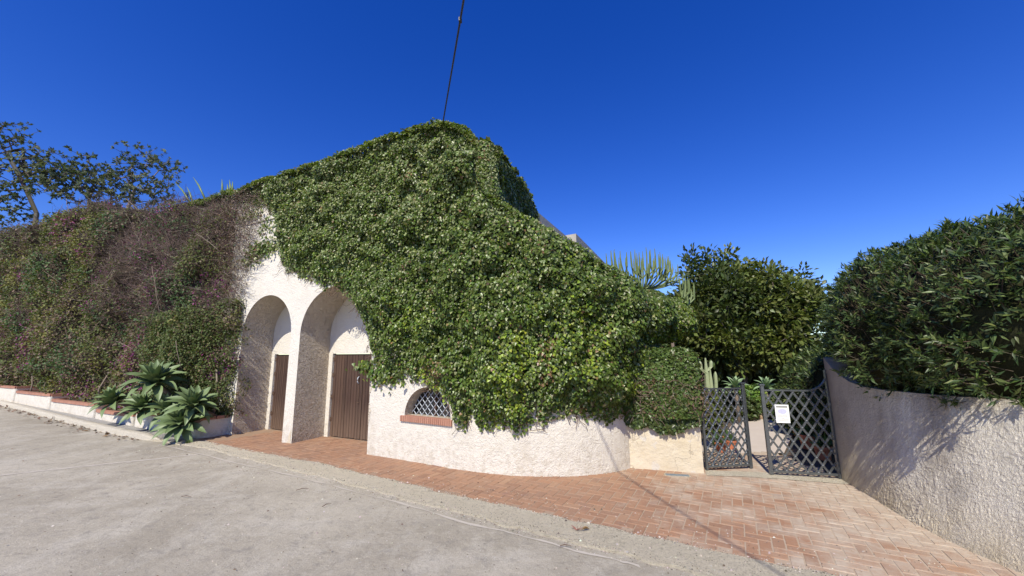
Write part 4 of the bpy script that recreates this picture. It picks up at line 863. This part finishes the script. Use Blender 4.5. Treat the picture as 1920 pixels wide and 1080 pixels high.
# ------------------------------------------------------------------ trees by branch growth
def grow(base, trunk, targets, r_tip=.006, wob=.05, power=2.3):
    nodes = [np.array(base, float)]; par = [-1]
    for p in trunk: nodes.append(np.array(p, float)); par.append(len(nodes)-2)
    order = np.argsort(np.linalg.norm(targets-nodes[-1], axis=1)); tips = []
    for i in order:
        t = targets[i]; A = np.array(nodes[1:]); dd = np.linalg.norm(A-t, axis=1)+.35*np.maximum(0, A[:, 2]-t[2]); j = int(np.argmin(dd))+1; v = t-nodes[j]; L_ = np.linalg.norm(v); m_ = max(1, int(L_/.35)); prev = j
        for q in range(1, m_+1):
            f = q/m_; p = nodes[j]+v*f+np.array([0, 0, .10*L_*math.sin(f*math.pi)])+(RNG.normal(0, wob*L_, 3) if q < m_ else 0); nodes.append(p); par.append(prev); prev = len(nodes)-1
        tips.append(prev)
    cnt = np.zeros(len(nodes)); cnt[tips] = 1
    for i in range(len(nodes)-1, 0, -1): cnt[par[i]] += cnt[i]
    rad_ = r_tip*np.maximum(cnt, 1)**(1/power); A = np.array(nodes); pa_ = np.array(par[1:]); P = np.stack([A[pa_], A[1:]], 1)
    rr = np.stack([np.minimum(rad_[pa_], rad_[1:]*1.5), rad_[1:]], 1); return A, tips, par, P, rr
def tree(name, label, base, trunk, targets, leafn, lsize, colr, tmpl, spread, r_tip=.006, mat='tree', group=None, whorl=False, barkc=(.095, .08, .065), cat='tree'):
    A, tips, par, P, rr = grow(base, trunk, targets, r_tip); t = thing(name, label, cat, tuple(base), group=group); inv = -np.array(base)
    V, F, C_ = twig_arrays(P, rr, jit(barkc, len(P), .25)); obj('branches', mesh_np('branches', V+inv, F, C_), M['twig'], t)
    c = np.repeat(A[tips], leafn, 0); dirp = nrmz(A[tips]-A[np.array(par)[tips]]); dp = np.repeat(dirp, leafn, 0); n = len(c)
    if whorl:
        rv = rvec(n); rv = nrmz(rv-dp*np.sum(rv*dp, 1, keepdims=True)*.8+dp*.35); pos = c+RNG.normal(0, .02, (n, 3)); nv = nrmz(dp+.4*rvec(n)+[0, 0, .3]); dr = rv
    else: pos = c+rvec(n)*spread*RNG.random((n, 1))**.5; dr = nrmz(pos-c+.5*dp*spread+.3*rvec(n)*spread); nv = nrmz(np.array([0, 0, .9])+.8*rvec(n))
    cc = colr(pos, n); V, F, C_ = leaf_arrays(pos, dr, nv, RNG.uniform(*lsize, n), tmpl, cc); obj('leaves', mesh_np('leaves', V+inv, F, C_), M[mat], t, kind='stuff'); return t
def ellp(c, r, n, shell=.35):
    u = rvec(n); k = RNG.uniform(shell, 1, (n, 1))**.6; return np.array(c)+u*np.array(r)*k
def crown_px(specs, Y, depth):                     # specs: (px, py, rx, ry, n) at distance Y
    out = []
    for x, y, rx, ry, n_ in specs:
        c = at(x, y, Y); sc = np.linalg.norm(at(x+1, y, Y)-c); out.append(ellp(c, (rx*sc, depth, ry*sc), n_, .1))
    return np.concatenate(out)
gcol = lambda P, n: np.where((vnoise(P*1.2, 201) > .55)[:, None], jit((.13, .15, .08), n, .3), jit((.09, .115, .06), n, .3))
Yt = 17.
tg = crown_px([(12, 250, 42, 42, 70), (5, 330, 60, 55, 110), (50, 320, 30, 60, 60), (95, 315, 50, 35, 110), (10, 395, 50, 35, 70), (120, 350, 50, 40, 100)], Yt, 1.3)
b = at(75, 440, Yt); tree('tree', 'open tree with a leaning dark trunk rising behind the creeper at the left edge', (b[0], b[1], 1.), [at(70, 400, Yt), at(52, 360, Yt), at(35, 325, Yt), at(12, 285, Yt)], tg, 10, (.10, .18), gcol, T_OVAL, .22, .0065, group='open leafed trees behind the creeper', whorl=True)
tg = crown_px([(150, 320, 40, 40, 100), (190, 335, 35, 40, 90), (205, 365, 45, 30, 70)], Yt, 1.2)
b = at(165, 440, Yt); tree('tree', 'middle open tree behind the creeper, its crown merging with its neighbours', (b[0], b[1], 1.), [at(165, 400, Yt), at(168, 370, Yt)], tg, 10, (.10, .17), gcol, T_OVAL, .2, .006, group='open leafed trees behind the creeper', whorl=True)
tg = crown_px([(265, 298, 38, 30, 80), (235, 330, 40, 30, 70), (310, 308, 26, 24, 50), (300, 350, 38, 30, 80), (270, 370, 50, 24, 70)], Yt, 1.1)
b = at(238, 440, Yt); tree('tree', 'right open tree with pale forked limbs above the dry creeper', (b[0], b[1], 1.), [at(242, 385, Yt), at(252, 355, Yt)], tg, 9, (.09, .16), gcol, T_OVAL, .2, .006, group='open leafed trees behind the creeper', whorl=True, barkc=(.17, .15, .125))
# aloe blades poking over the creeper
for (x, y, lab, ps) in [(352, 362, 'aloe blades poking over the creeper right of the trees', [(328, 342, 356, 365), (362, 332, 384, 358), (350, 350, 362, 368)]), (420, 352, 'small aloe tuft on top of the dry creeper near the white wall', [(416, 336, 417, 356), (430, 337, 433, 356), (436, 340, 435, 356), (426, 345, 428, 356)])]:
    c = on_off(x, y+18, -.2); al = thing('aloe', lab, 'aloe', tuple(c), group='aloes above the wall')
    for (x1, y1, x2, y2) in ps:
        a = on_off(x1, y1, -.2); b2 = on_off(x2, y2+14, -.2); m_ = (a+b2)/2+[0, 0, .05]; obj('blade', MB().tube([q_-c for q_ in (b2, m_, a)], [.028, .024, .004], 5).mesh('blade', smooth=True), M['agave'], al)

# tree behind the gate
tcol = lambda P, n: np.where((vnoise(P*.9, 211) > .5)[:, None], jit((.12, .145, .035), n, .3), jit((.07, .095, .028), n, .35))
Yg = 12.5
tg = crown_px([(1335, 560, 55, 70, 230), (1400, 560, 70, 60, 260), (1455, 585, 55, 55, 200), (1497, 570, 18, 40, 50), (1345, 640, 70, 55, 190), (1430, 645, 90, 50, 240), (1290, 610, 40, 60, 110), (1492, 650, 32, 40, 60)], Yg, 1.5)
spk = np.concatenate([np.linspace(at(x, y0, Yg), at(x, y1, Yg), 7)+RNG.normal(0, .05, (7, 3)) for x, y0, y1 in [(1296, 478, 525), (1324, 474, 520), (1355, 484, 525), (1365, 484, 520), (1393, 500, 540), (1408, 500, 540), (1440, 512, 550), (1461, 512, 550), (1508, 508, 560), (1478, 530, 560)]])
b = at(1400, 780, Yg); tree('tree', 'dense dark green tree filling the garden behind the gate', (b[0], b[1], 0), [(b[0], b[1], .8), (b[0]-.1, b[1], 1.6), (b[0], b[1]+.1, 2.3)], np.concatenate([tg, spk]), 30, (.13, .20), tcol, T_LANCE if False else T_OVAL, .30, .007, mat='dark')
# dark shade hedge behind and to the right
def shrub_shell(name, label, ells, n, lsize, colr, tmpl, zmin, cat='hedge', mat='dark', whorl=8, core=.86, clip=None, spread=.5, amp=.22, freq=1.7):
    c0 = np.array(ells[0][0]); t = thing(name, label, cat, (c0[0], c0[1], zmin)); inv = -np.array([c0[0], c0[1], zmin]); cs = []; ns = []
    vol = np.array([np.prod(e[1])**(2/3) for e in ells]); kk = RNG.choice(len(ells), n, p=vol/vol.sum()); u = rvec(n)
    for i, (c, r) in enumerate(ells):
        uu = u[kk == i]; r = np.array(r); k = 1+amp*(fbm(uu*freq+i*7, 221+i)-.5)*2; P = np.array(c)+uu*r*(k-.14*RNG.random(len(uu))**1.5)[:, None]; ok = P[:, 2] > zmin
        for j, (c2, r2) in enumerate(ells):
            if j != i: ok &= np.sum(((P-np.array(c2))/np.array(r2))**2, 1) > .80
        if clip: ok &= clip(P)
        cs.append(P[ok]); ns.append(nrmz(uu/r)[ok])
    P = np.concatenate(cs); Nv = np.concatenate(ns); m_ = len(P); ax = nrmz(Nv+np.array([0, 0, .45])+.5*rvec(m_))
    c = np.repeat(P, whorl, 0); dp = np.repeat(ax, whorl, 0); n = len(c); rv = rvec(n); rv = nrmz(rv-dp*np.sum(rv*dp, 1, keepdims=True)+dp*RNG.uniform(.1, 1.3, (n, 1))*spread*2)
    sz = RNG.uniform(*lsize, n); V, F, C_ = leaf_arrays(c+RNG.normal(0, .012, (n, 3)), rv, nrmz(dp+.35*rvec(n)), sz, tmpl, colr(c, n)); obj('leaves', mesh_np('leaves', V+inv, F, C_), M[mat], t, kind='stuff')
    PT = np.stack([P-ax*.30, P-ax*.12, P], 1); V, F, C_ = twig_arrays(PT, np.full((m_, 3), .004), jit((.085, .068, .045), m_)); obj('twigs', mesh_np('twigs', V+inv, F, C_), M['twig'], t, kind='stuff')
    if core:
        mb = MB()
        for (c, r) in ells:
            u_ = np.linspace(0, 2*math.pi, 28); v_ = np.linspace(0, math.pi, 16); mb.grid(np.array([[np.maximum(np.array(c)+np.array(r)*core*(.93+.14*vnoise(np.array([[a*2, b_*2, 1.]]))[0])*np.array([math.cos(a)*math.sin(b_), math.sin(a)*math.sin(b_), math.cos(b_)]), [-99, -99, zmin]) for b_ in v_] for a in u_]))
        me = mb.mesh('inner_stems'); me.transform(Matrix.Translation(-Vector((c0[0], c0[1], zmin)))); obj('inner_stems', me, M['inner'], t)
    print(label[:20], 'leaves', n); return t
hcol = lambda P, n: np.where((RNG.random(n) < .18)[:, None], jit((.115, .15, .035), n, .3), jit((.052, .082, .024), n, .35))
bk = [(at(1340, 690, 14.6), (2.4, 1.0, 1.5)), (at(1460, 705, 14.6), (2.4, 1.0, 1.3)), (at(1540, 705, 13.8), (1.5, 1.0, .95)), (at(1270, 660, 13.2), (1.3, 1.0, 1.8))]
shrub_shell('hedge', 'dark hedge in shade behind the garden path, beyond the tree', bk, 5200, (.10, .16), hcol, T_OVAL, .02, whorl=6)

# big evergreen hedge over the right wall
ocol = lambda P, n: np.where((RNG.random(n) < .28)[:, None], jit((.125, .165, .045), n, .3), jit((.052, .082, .026), n, .38))
def wall_clip(P):
    wx = np.interp(P[:, 1], RW[::-1, 1], RW[::-1, 0]); return ~((P[:, 0] < wx+.10) & (P[:, 2] < np.where(P[:, 1] > 4.7, 1.62, 1.34)) & (P[:, 1] < 5.7)) & (P[:, 0] > wx-.34)
EL = [((5.65, 5.35, 1.95), (1.10, .95, 1.10)), ((5.32, 4.55, 1.92), (1.48, 1.15, 1.18)), ((5.28, 3.5, 1.92), (1.56, 1.3, 1.18)), ((5.45, 2.0, 1.95), (1.65, 1.5, 1.22)), ((5.8, .3, 2.0), (1.75, 1.6, 1.3)), ((6.4, 5.1, 1.95), (1.4, 1.4, 1.32))]
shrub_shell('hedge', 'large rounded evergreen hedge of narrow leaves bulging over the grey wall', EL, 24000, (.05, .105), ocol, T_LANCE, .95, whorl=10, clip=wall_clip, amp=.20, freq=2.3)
shrub_shell('hedge', 'low dark foliage between the wall end and the tree, behind the gate', [((6.6, 7.8, .9), (1.3, .8, .95)), ((5.6, 6.7, .9), (.7, .5, .85))], 2400, (.08, .14), ocol, T_LANCE, .02, whorl=8)

# candelabra euphorbias
def candelabra(label, base, tips_px, Y, r, hub, mat='euph', fork=.5):
    t = thing('euphorbia', label, 'euphorbia', tuple(base), group='candelabra euphorbias'); hubp = at(*hub, Y); inv = -np.array(base)
    obj('trunk', MB().tube([np.array(base)+inv, hubp+inv], [.05, .035], 8).mesh('trunk', smooth=True), M['bark'], t)
    for (x, y) in tips_px:
        tip = at(x+random.uniform(-3, 3), y+random.uniform(-3, 3), Y+random.uniform(-.45, .45)); v = tip-hubp
        p1 = hubp+np.array([v[0]*.6, v[1]*.6, v[2]*.10]); p2 = hubp+np.array([v[0]*1.08, v[1]*1.0, v[2]*.40]); cur = [hubp*(1-q)**3+3*p1*q*(1-q)**2+3*p2*q*q*(1-q)+tip*q**3 for q in np.linspace(0, 1, 10)]
        mb = MB().tube([c_+inv for c_ in cur], [r*.8]*3+[r]*5+[r*.9, r*.35], 5)
        for sg in (-1, 1):
            if random.random() < .9:
                a = cur[5]; e2 = cur[9]+np.array([sg*random.uniform(.05, .16), random.uniform(-.1, .1), -random.uniform(0, .14)]); m_ = a+(e2-a)*np.array([.95, .95, .35]); mb.tube([a+inv, m_+inv, (m_*.4+e2*.6)+inv, e2+inv], [r*.8, r*.9, r*.85, r*.3], 5)
        obj('arm', mb.mesh('arm', smooth=False), M[mat], t)
tp_ = [(1128, 490), (1137, 480), (1148, 468), (1152, 466), (1163, 473), (1172, 486), (1181, 470), (1190, 468), (1197, 478), (1205, 486), (1212, 462), (1220, 474), (1229, 467), (1235, 470), (1243, 474), (1250, 482), (1256, 487), (1262, 494), (1268, 505), (1270, 515), (1143, 498), (1216, 492), (1240, 495), (1158, 485), (1226, 488), (1248, 500), (1200, 500), (1258, 512)]
Ye = 9.6; hb = (1203, 545); bb = at(*hb, Ye)
candelabra('wide fan of pale green euphorbia arms above the ivy, left of the tree', (bb[0], bb[1], 0), tp_, Ye, .021, hb)
bb = at(1262, 585, 9.7); candelabra('thin pale euphorbia stems in front of the tree beside the ivy', (bb[0], bb[1], 0), [(1286, 516), (1278, 520), (1292, 520), (1296, 538)], 9.7, .026, (1255, 590))
# ------------------------------------------------------------------ cactus, agaves and pots behind the gate
def column_cactus(label, base, arms, r, mat='cactus'):
    t = thing('cactus', label, 'cactus', tuple(base))
    for pts, rr in arms:
        pts = [np.array(p) for p in pts]; mb = MB(); n_ = 10
        P = []; 
        for a, b_ in zip(pts[:-1], pts[1:]): P += [a+(b_-a)*q for q in np.linspace(0, 1, 5, endpoint=False)]
        P.append(pts[-1]); rad_ = [rr]*(len(P)-2)+[rr*.8, rr*.25]; base_ = len(mb.V)
        for p, q in zip(P, rad_):
            for k in range(n_): w_ = q*(1.1 if k % 2 == 0 else .82); mb.V.append((float(p[0]+w_*math.cos(k*2*math.pi/n_)), float(p[1]+w_*math.sin(k*2*math.pi/n_)), float(p[2])))
        for i in range(len(P)-1):
            for k in range(n_): mb.F.append((i*n_+k, i*n_+(k+1) % n_, (i+1)*n_+(k+1) % n_, (i+1)*n_+k))
        obj('stem', mb.mesh('stem'), M[mat], t)
    return t
Yc = 8.2; cb = at(1334, 800, Yc); cz = lambda y: float(at(1334, y, Yc)[2]); sc = np.linalg.norm(at(1335, 720, Yc)-at(1334, 720, Yc))
column_cactus('tall pale columnar cactus with short side arms behind the left gate leaf', (cb[0], cb[1], 0), [
    ([(0, 0, 0), (0, 0, cz(671))], .055), ([(.05, -.03, 0), (.06, -.03, cz(690)), ], .045), ([(-.02, 0, cz(700)), (-.11, 0, cz(692)), (-.12, 0, cz(677))], .038), ([(.02, 0, cz(695)), (.10, 0, cz(688)), (.115, 0, cz(676))], .035), ([(.10, .05, 0), (.20, .05, cz(720)), (.205, .05, cz(697))], .035), ([(-.08, 0, 0), (-.17, 0, cz(715)), (-.19, 0, cz(690))], .035)], .05)
for (x, y, Y_, sc_, lab) in [(1379, 722, 9.5, 1.15, 'bright green agave rosette rising over the top rail of the left gate leaf'), (1437, 722, 10.3, 1.15, 'bright green agave rosette behind the post of the right gate leaf')]:
    c = at(x, y, Y_); rosette(c, sc_, (0, -.2), lab, (c[0], c[1], .0), AL2, 22, group='agaves behind the gate')
lcol = lambda P, n: np.where((RNG.random(n) < .5)[:, None], jit((.20, .30, .06), n, .25), jit((.10, .19, .04), n, .3))
c = at(1421, 752, 10.6); shrub_shell('succulent_bush', 'bright green low bush seen through the gap between the gate leaves', [(c, (.50, .35, .38))], 700, (.06, .11), lcol, T_OVAL, .1, cat='bush', mat='dark', whorl=7)
c = at(1372, 770, 10.2); shrub_shell('succulent_bush', 'mixed low planting behind the left gate leaf', [(c, (.65, .4, .45)), (c+np.array([.9, .2, -.05]), (.4, .3, .35))], 800, (.06, .12), tcol, T_OVAL, .05, cat='bush', whorl=7)
c = at(1525, 775, 8.3); shrub_shell('succulent_bush', 'shaded leafy plants behind the right gate leaf by the wall', [(c, (.75, .5, .45)), (c+np.array([.5, .9, .1]), (.6, .5, .5))], 900, (.08, .15), ocol, T_OVAL, .05, cat='bush', whorl=7)
c = at(1331, 775, 7.2); shrub_shell('succulent_bush', 'small grey green plant between the pier and the cactus', [(c, (.18, .2, .35))], 260, (.06, .1), tcol, T_OVAL, .05, cat='bush', whorl=6)
for (x, y, Y_, r_, lab) in [(1407, 775, 10.2, .13, 'rounded tan stone at the path edge, left of its pair'), (1424, 777, 10.3, .15, 'rounded tan stone at the path edge, right of its pair')]:
    c = at(x, y, Y_); u_ = np.linspace(0, 2*math.pi, 11); v_ = np.linspace(0, math.pi, 8); me = MB().grid(np.array([[(r_*1.3*(.85+.3*vnoise(np.array([[math.cos(a)*2+x, b_*2, math.sin(a)*2]]))[0])*math.cos(a)*math.sin(b_), r_*math.sin(a)*math.sin(b_), r_*math.cos(b_)) for b_ in v_] for a in u_])).mesh('stone', smooth=True); obj('stone', me, M['rock'], None, lab, 'stone', 'stones edging the garden path', loc=(c[0], c[1], .09))
PROF = [(.001, 0), (.105, 0), (.135, .19), (.15, .195), (.152, .24), (.135, .242), (.125, .20), (.001, .20)]
def potted(x, y, s_, lab, kind=0):
    g = on_ground(x, y); p = thing('potted_plant', lab, 'potted plant', (g[0], g[1], .005), group='terracotta pots behind the gate')
    me = MB().lathe([(a*s_, b_*s_) for a, b_ in PROF], (0, 0, 0), 16).mesh('pot'); obj('pot', me, M['pot'], p)
    n_ = 26; pos = np.tile([0, 0, .21*s_], (n_, 1))+RNG.normal(0, .02, (n_, 3)); d_ = nrmz(RNG.normal(0, .7, (n_, 3))+[0, 0, .9]); cc = jit((.08, .14, .05), n_, .3)
    V, F, C_ = leaf_arrays(pos, d_, nrmz(rvec(n_)+[0, 0, .5]), RNG.uniform(.18, .34, n_)*s_, T_LANCE if kind == 0 else T_OVAL, cc); obj('foliage', mesh_np('foliage', V, F, C_), M['dark'], p)
for (x, y, s_, lab, k) in [(1362, 833, .62, 'smaller terracotta pot farthest back behind the left gate leaf', 0), (1352, 848, .66, 'terracotta pot nearest the bottom of the left gate leaf', 1), (1372, 842, .6, 'terracotta pot to the right in the group behind the left gate leaf', 1), (1498, 818, .75, 'terracotta pot half way along the row behind the right gate leaf', 0), (1518, 842, 1.0, 'largest terracotta pot behind the right gate leaf', 1), (1482, 803, .7, 'terracotta pot farthest back in the row behind the right gate leaf', 1), (1545, 862, .85, 'shaded terracotta pot next to the hinge of the right gate leaf', 0)]: potted(x, y, s_, lab, k)
# garden wall glimpsed behind the foliage
gw = thing('garden_wall', 'pale wall glimpsed through the foliage behind the garden', 'wall', (6, 18.5, 0)); obj('wall_body', MB().box((-3, -.15, 0), (7, .15, 2.0)).mesh('wall_body'), M['white'], gw)

# ------------------------------------------------------------------ overhead cable
A_ = np.array([-1.25, 6.45, 5.66]); B_ = np.array([-.44, 3.2, 5.0]); Cc = [A_, B_, np.array([.19, .7, 4.62]), np.array([.83, -1.9, 4.5]), np.array([1.9, -6, 4.9]), np.array([3.4, -12, 6.4])]
cur = np.array([np.array(c) for c in Cc]); tt_ = np.linspace(0, 5, 60); from_ = lambda k: np.interp(tt_, range(6), cur[:, k])
cv3 = np.c_[from_(0), from_(1), from_(2)]; ker = np.array([.25, .5, .25])
for _ in range(12): cv3[1:-1] = cv3[:-2]*.25+cv3[1:-1]*.5+cv3[2:]*.25
cb_ = thing('overhead_cable', 'black cable running from the ivy roof up out of the top of the picture', 'cable', tuple(A_)); obj('wire', MB().tube(cv3-A_, .011, 6).mesh('wire', smooth=True), M['cable'], cb_)
k_ = at(856, 58, 3.55); i_ = int(np.argmin(np.linalg.norm(cv3-k_, axis=1))); obj('clip', MB().box((-.015, -.02, -.02), (.015, .02, .02)).mesh('clip'), M['cable'], cb_, loc=tuple(cv3[i_]-A_))

# ------------------------------------------------------------------ fallen leaves, sprig and twigs
def litter(name, label, n, area, size, cols):
    pos = []
    while len(pos) < n:
        s_, o_ = area(); p = fr(s_, o_); pos.append((p[0], p[1], p[2]+.012))
    pos = np.array(pos); d_ = rvec(n); d_[:, 2] *= .15; t = thing(name, label, 'leaf litter', tuple(pos[0])); cc = np.array(cols)[RNG.integers(0, len(cols), n)]*RNG.uniform(.6, 1.3, (n, 1))
    V, F, C_ = leaf_arrays(pos-pos[0], nrmz(d_), nrmz(np.array([0, 0, 1.])+.5*rvec(n)), RNG.uniform(*size, n), T_OVAL, cc); obj('fallen_leaves', mesh_np('fallen_leaves', V, F, C_), M['twig'], t, kind='stuff')
DC = [(.16, .08, .045), (.10, .055, .035), (.2, .13, .07)]
litter('leaf_litter', 'brown dead leaves scattered along the kerb gutter on the left', 260, lambda: (lambda s_: (s_, float(interp([s_], KERB_O)[0])+abs(random.gauss(0, .12))+.02))(random.uniform(5, 16)), (.035, .11), DC)
litter('leaf_litter', 'sparse dark leaf crumbs over the concrete road', 220, lambda: (random.uniform(-6, 9), random.uniform(1.2, 5.5)), (.012, .035), DC)
litter('leaf_litter', 'leaf crumbs lying on the brick paving and pale gutter strip', 130, lambda: (random.uniform(-6, 3.5), random.uniform(.15, 1.5)), (.012, .03), DC)
for (x, y, a_, L_, lab) in [(555, 921, .5, .13, 'short dark twig on the road nearest the pale gutter strip'), (340, 933, -.1, .12, 'thin twig lying level on the road, left of the others'), (604, 952, 1.0, .10, 'short twig standing at a slant on the road'), (135, 812, .1, .2, 'dry twig by the kerb gutter'), (1050, 1026, -.05, .09, 'small dark twig near the bottom of the road')]:
    p = on_ground(x, y); obj('twig', MB().tube([(0, 0, 0), (L_*.5*math.cos(a_), L_*.5*math.sin(a_), .012), (L_*math.cos(a_)+.01, L_*math.sin(a_), 0)], [.004, .004, .002], 5).mesh('twig'), M['rust'], None, lab, 'twig', 'twigs on the road', loc=(p[0], p[1], p[2]+.012))
p = on_ground(1082, 998); sp = thing('fallen_sprig', 'dry reddish sprig with a curled brown leaf on the pale gutter strip', 'sprig', (p[0], p[1], .02))
mb = MB()
for k in range(14): a_ = random.uniform(0, 6.28); mb.tube([(0, 0, 0), (.03*math.cos(a_), .025*math.sin(a_), .012), (.06*math.cos(a_+.3), .045*math.sin(a_+.3), .02+random.random()*.02)], [.002, .0018, .001], 4)
obj('stalks', mb.mesh('stalks'), m_simple('reddish_stalk', (.2, .07, .05), (.3, .13, .09)), sp)
obj('curled_leaf', MB().grid(np.array([[(.03+.1*t, -.02+.012*u_+.02*t, .004+.02*u_*u_+.01*math.sin(t*3)) for u_ in np.linspace(-1*math.sin(t*3.1+.02), 1*math.sin(t*3.1+.02), 4)] for t in np.linspace(0, 1, 7)])).mesh('curled_leaf', smooth=True), m_simple('dead_leaf', (.16, .09, .03), (.26, .16, .06)), sp)
# loose grit in the gutter and on the road
ng_ = 9000; sg = RNG.uniform(-7, 5, ng_); k_ = RNG.integers(0, 4, ng_); og = np.where(k_ == 0, interp(sg, BRICK_E)+RNG.normal(.0, .02, ng_), np.where(k_ == 1, interp(sg, STRIP_E)+RNG.normal(0, .05, ng_), np.where(k_ == 2, RNG.uniform(.6, 1.6, ng_), 1.2+4*RNG.random(ng_)**1.4)))
PG = np.c_[J+D*sg[:, None]+N*og[:, None], zg(0, 0)+np.where(og < interp(sg, STRIP_E), .014, -.006)]; rg = RNG.uniform(.0025, .0075, ng_)*np.where(RNG.random(ng_) < .04, 2.2, 1)
ok = in_front = PG[:, 1] > 1.2; PG, rg = PG[ok], rg[ok]; ng_ = len(PG)
TV = np.array([(1, 0, 0), (-.5, .9, 0), (-.5, -.9, 0), (.1, .1, .8)]); TFg = np.array([(0, 1, 3), (1, 2, 3), (2, 0, 3)]); an = RNG.uniform(0, 6.28, ng_); ca, sa_ = np.cos(an), np.sin(an)
VG = np.stack([TV[None, :, 0]*ca[:, None]-TV[None, :, 1]*sa_[:, None], TV[None, :, 0]*sa_[:, None]+TV[None, :, 1]*ca[:, None], np.repeat(TV[None, :, 2], ng_, 0)], -1)*rg[:, None, None]+PG[:, None]
cg = np.where((RNG.random(ng_) < .45)[:, None], jit((.16, .13, .10), ng_, .4), jit((.55, .50, .42), ng_, .3))
obj('grit', mesh_np('grit', VG.reshape(-1, 3), (TFg[None]+np.arange(ng_)[:, None, None]*4).reshape(-1, 3), np.repeat(cg, 4, 0)), M['twig'], None, 'loose grit and small stones in the pale gutter strip and on the road', 'grit', None, 'stuff')
# weed tuft at the kerb end
p = on_ground(352, 832); n_ = 40; wt = thing('weed', 'tiny weed growing in the gutter beside the kerb end', 'weed', tuple(p)); V, F, C_ = leaf_arrays(RNG.normal(0, .012, (n_, 3)), nrmz(RNG.normal(0, .5, (n_, 3))+[0, 0, 1]), rvec(n_), RNG.uniform(.04, .10, n_), T_LANCE, jit((.10, .14, .05), n_)); obj('blades', mesh_np('blades', V, F, C_), M['dark'], wt)
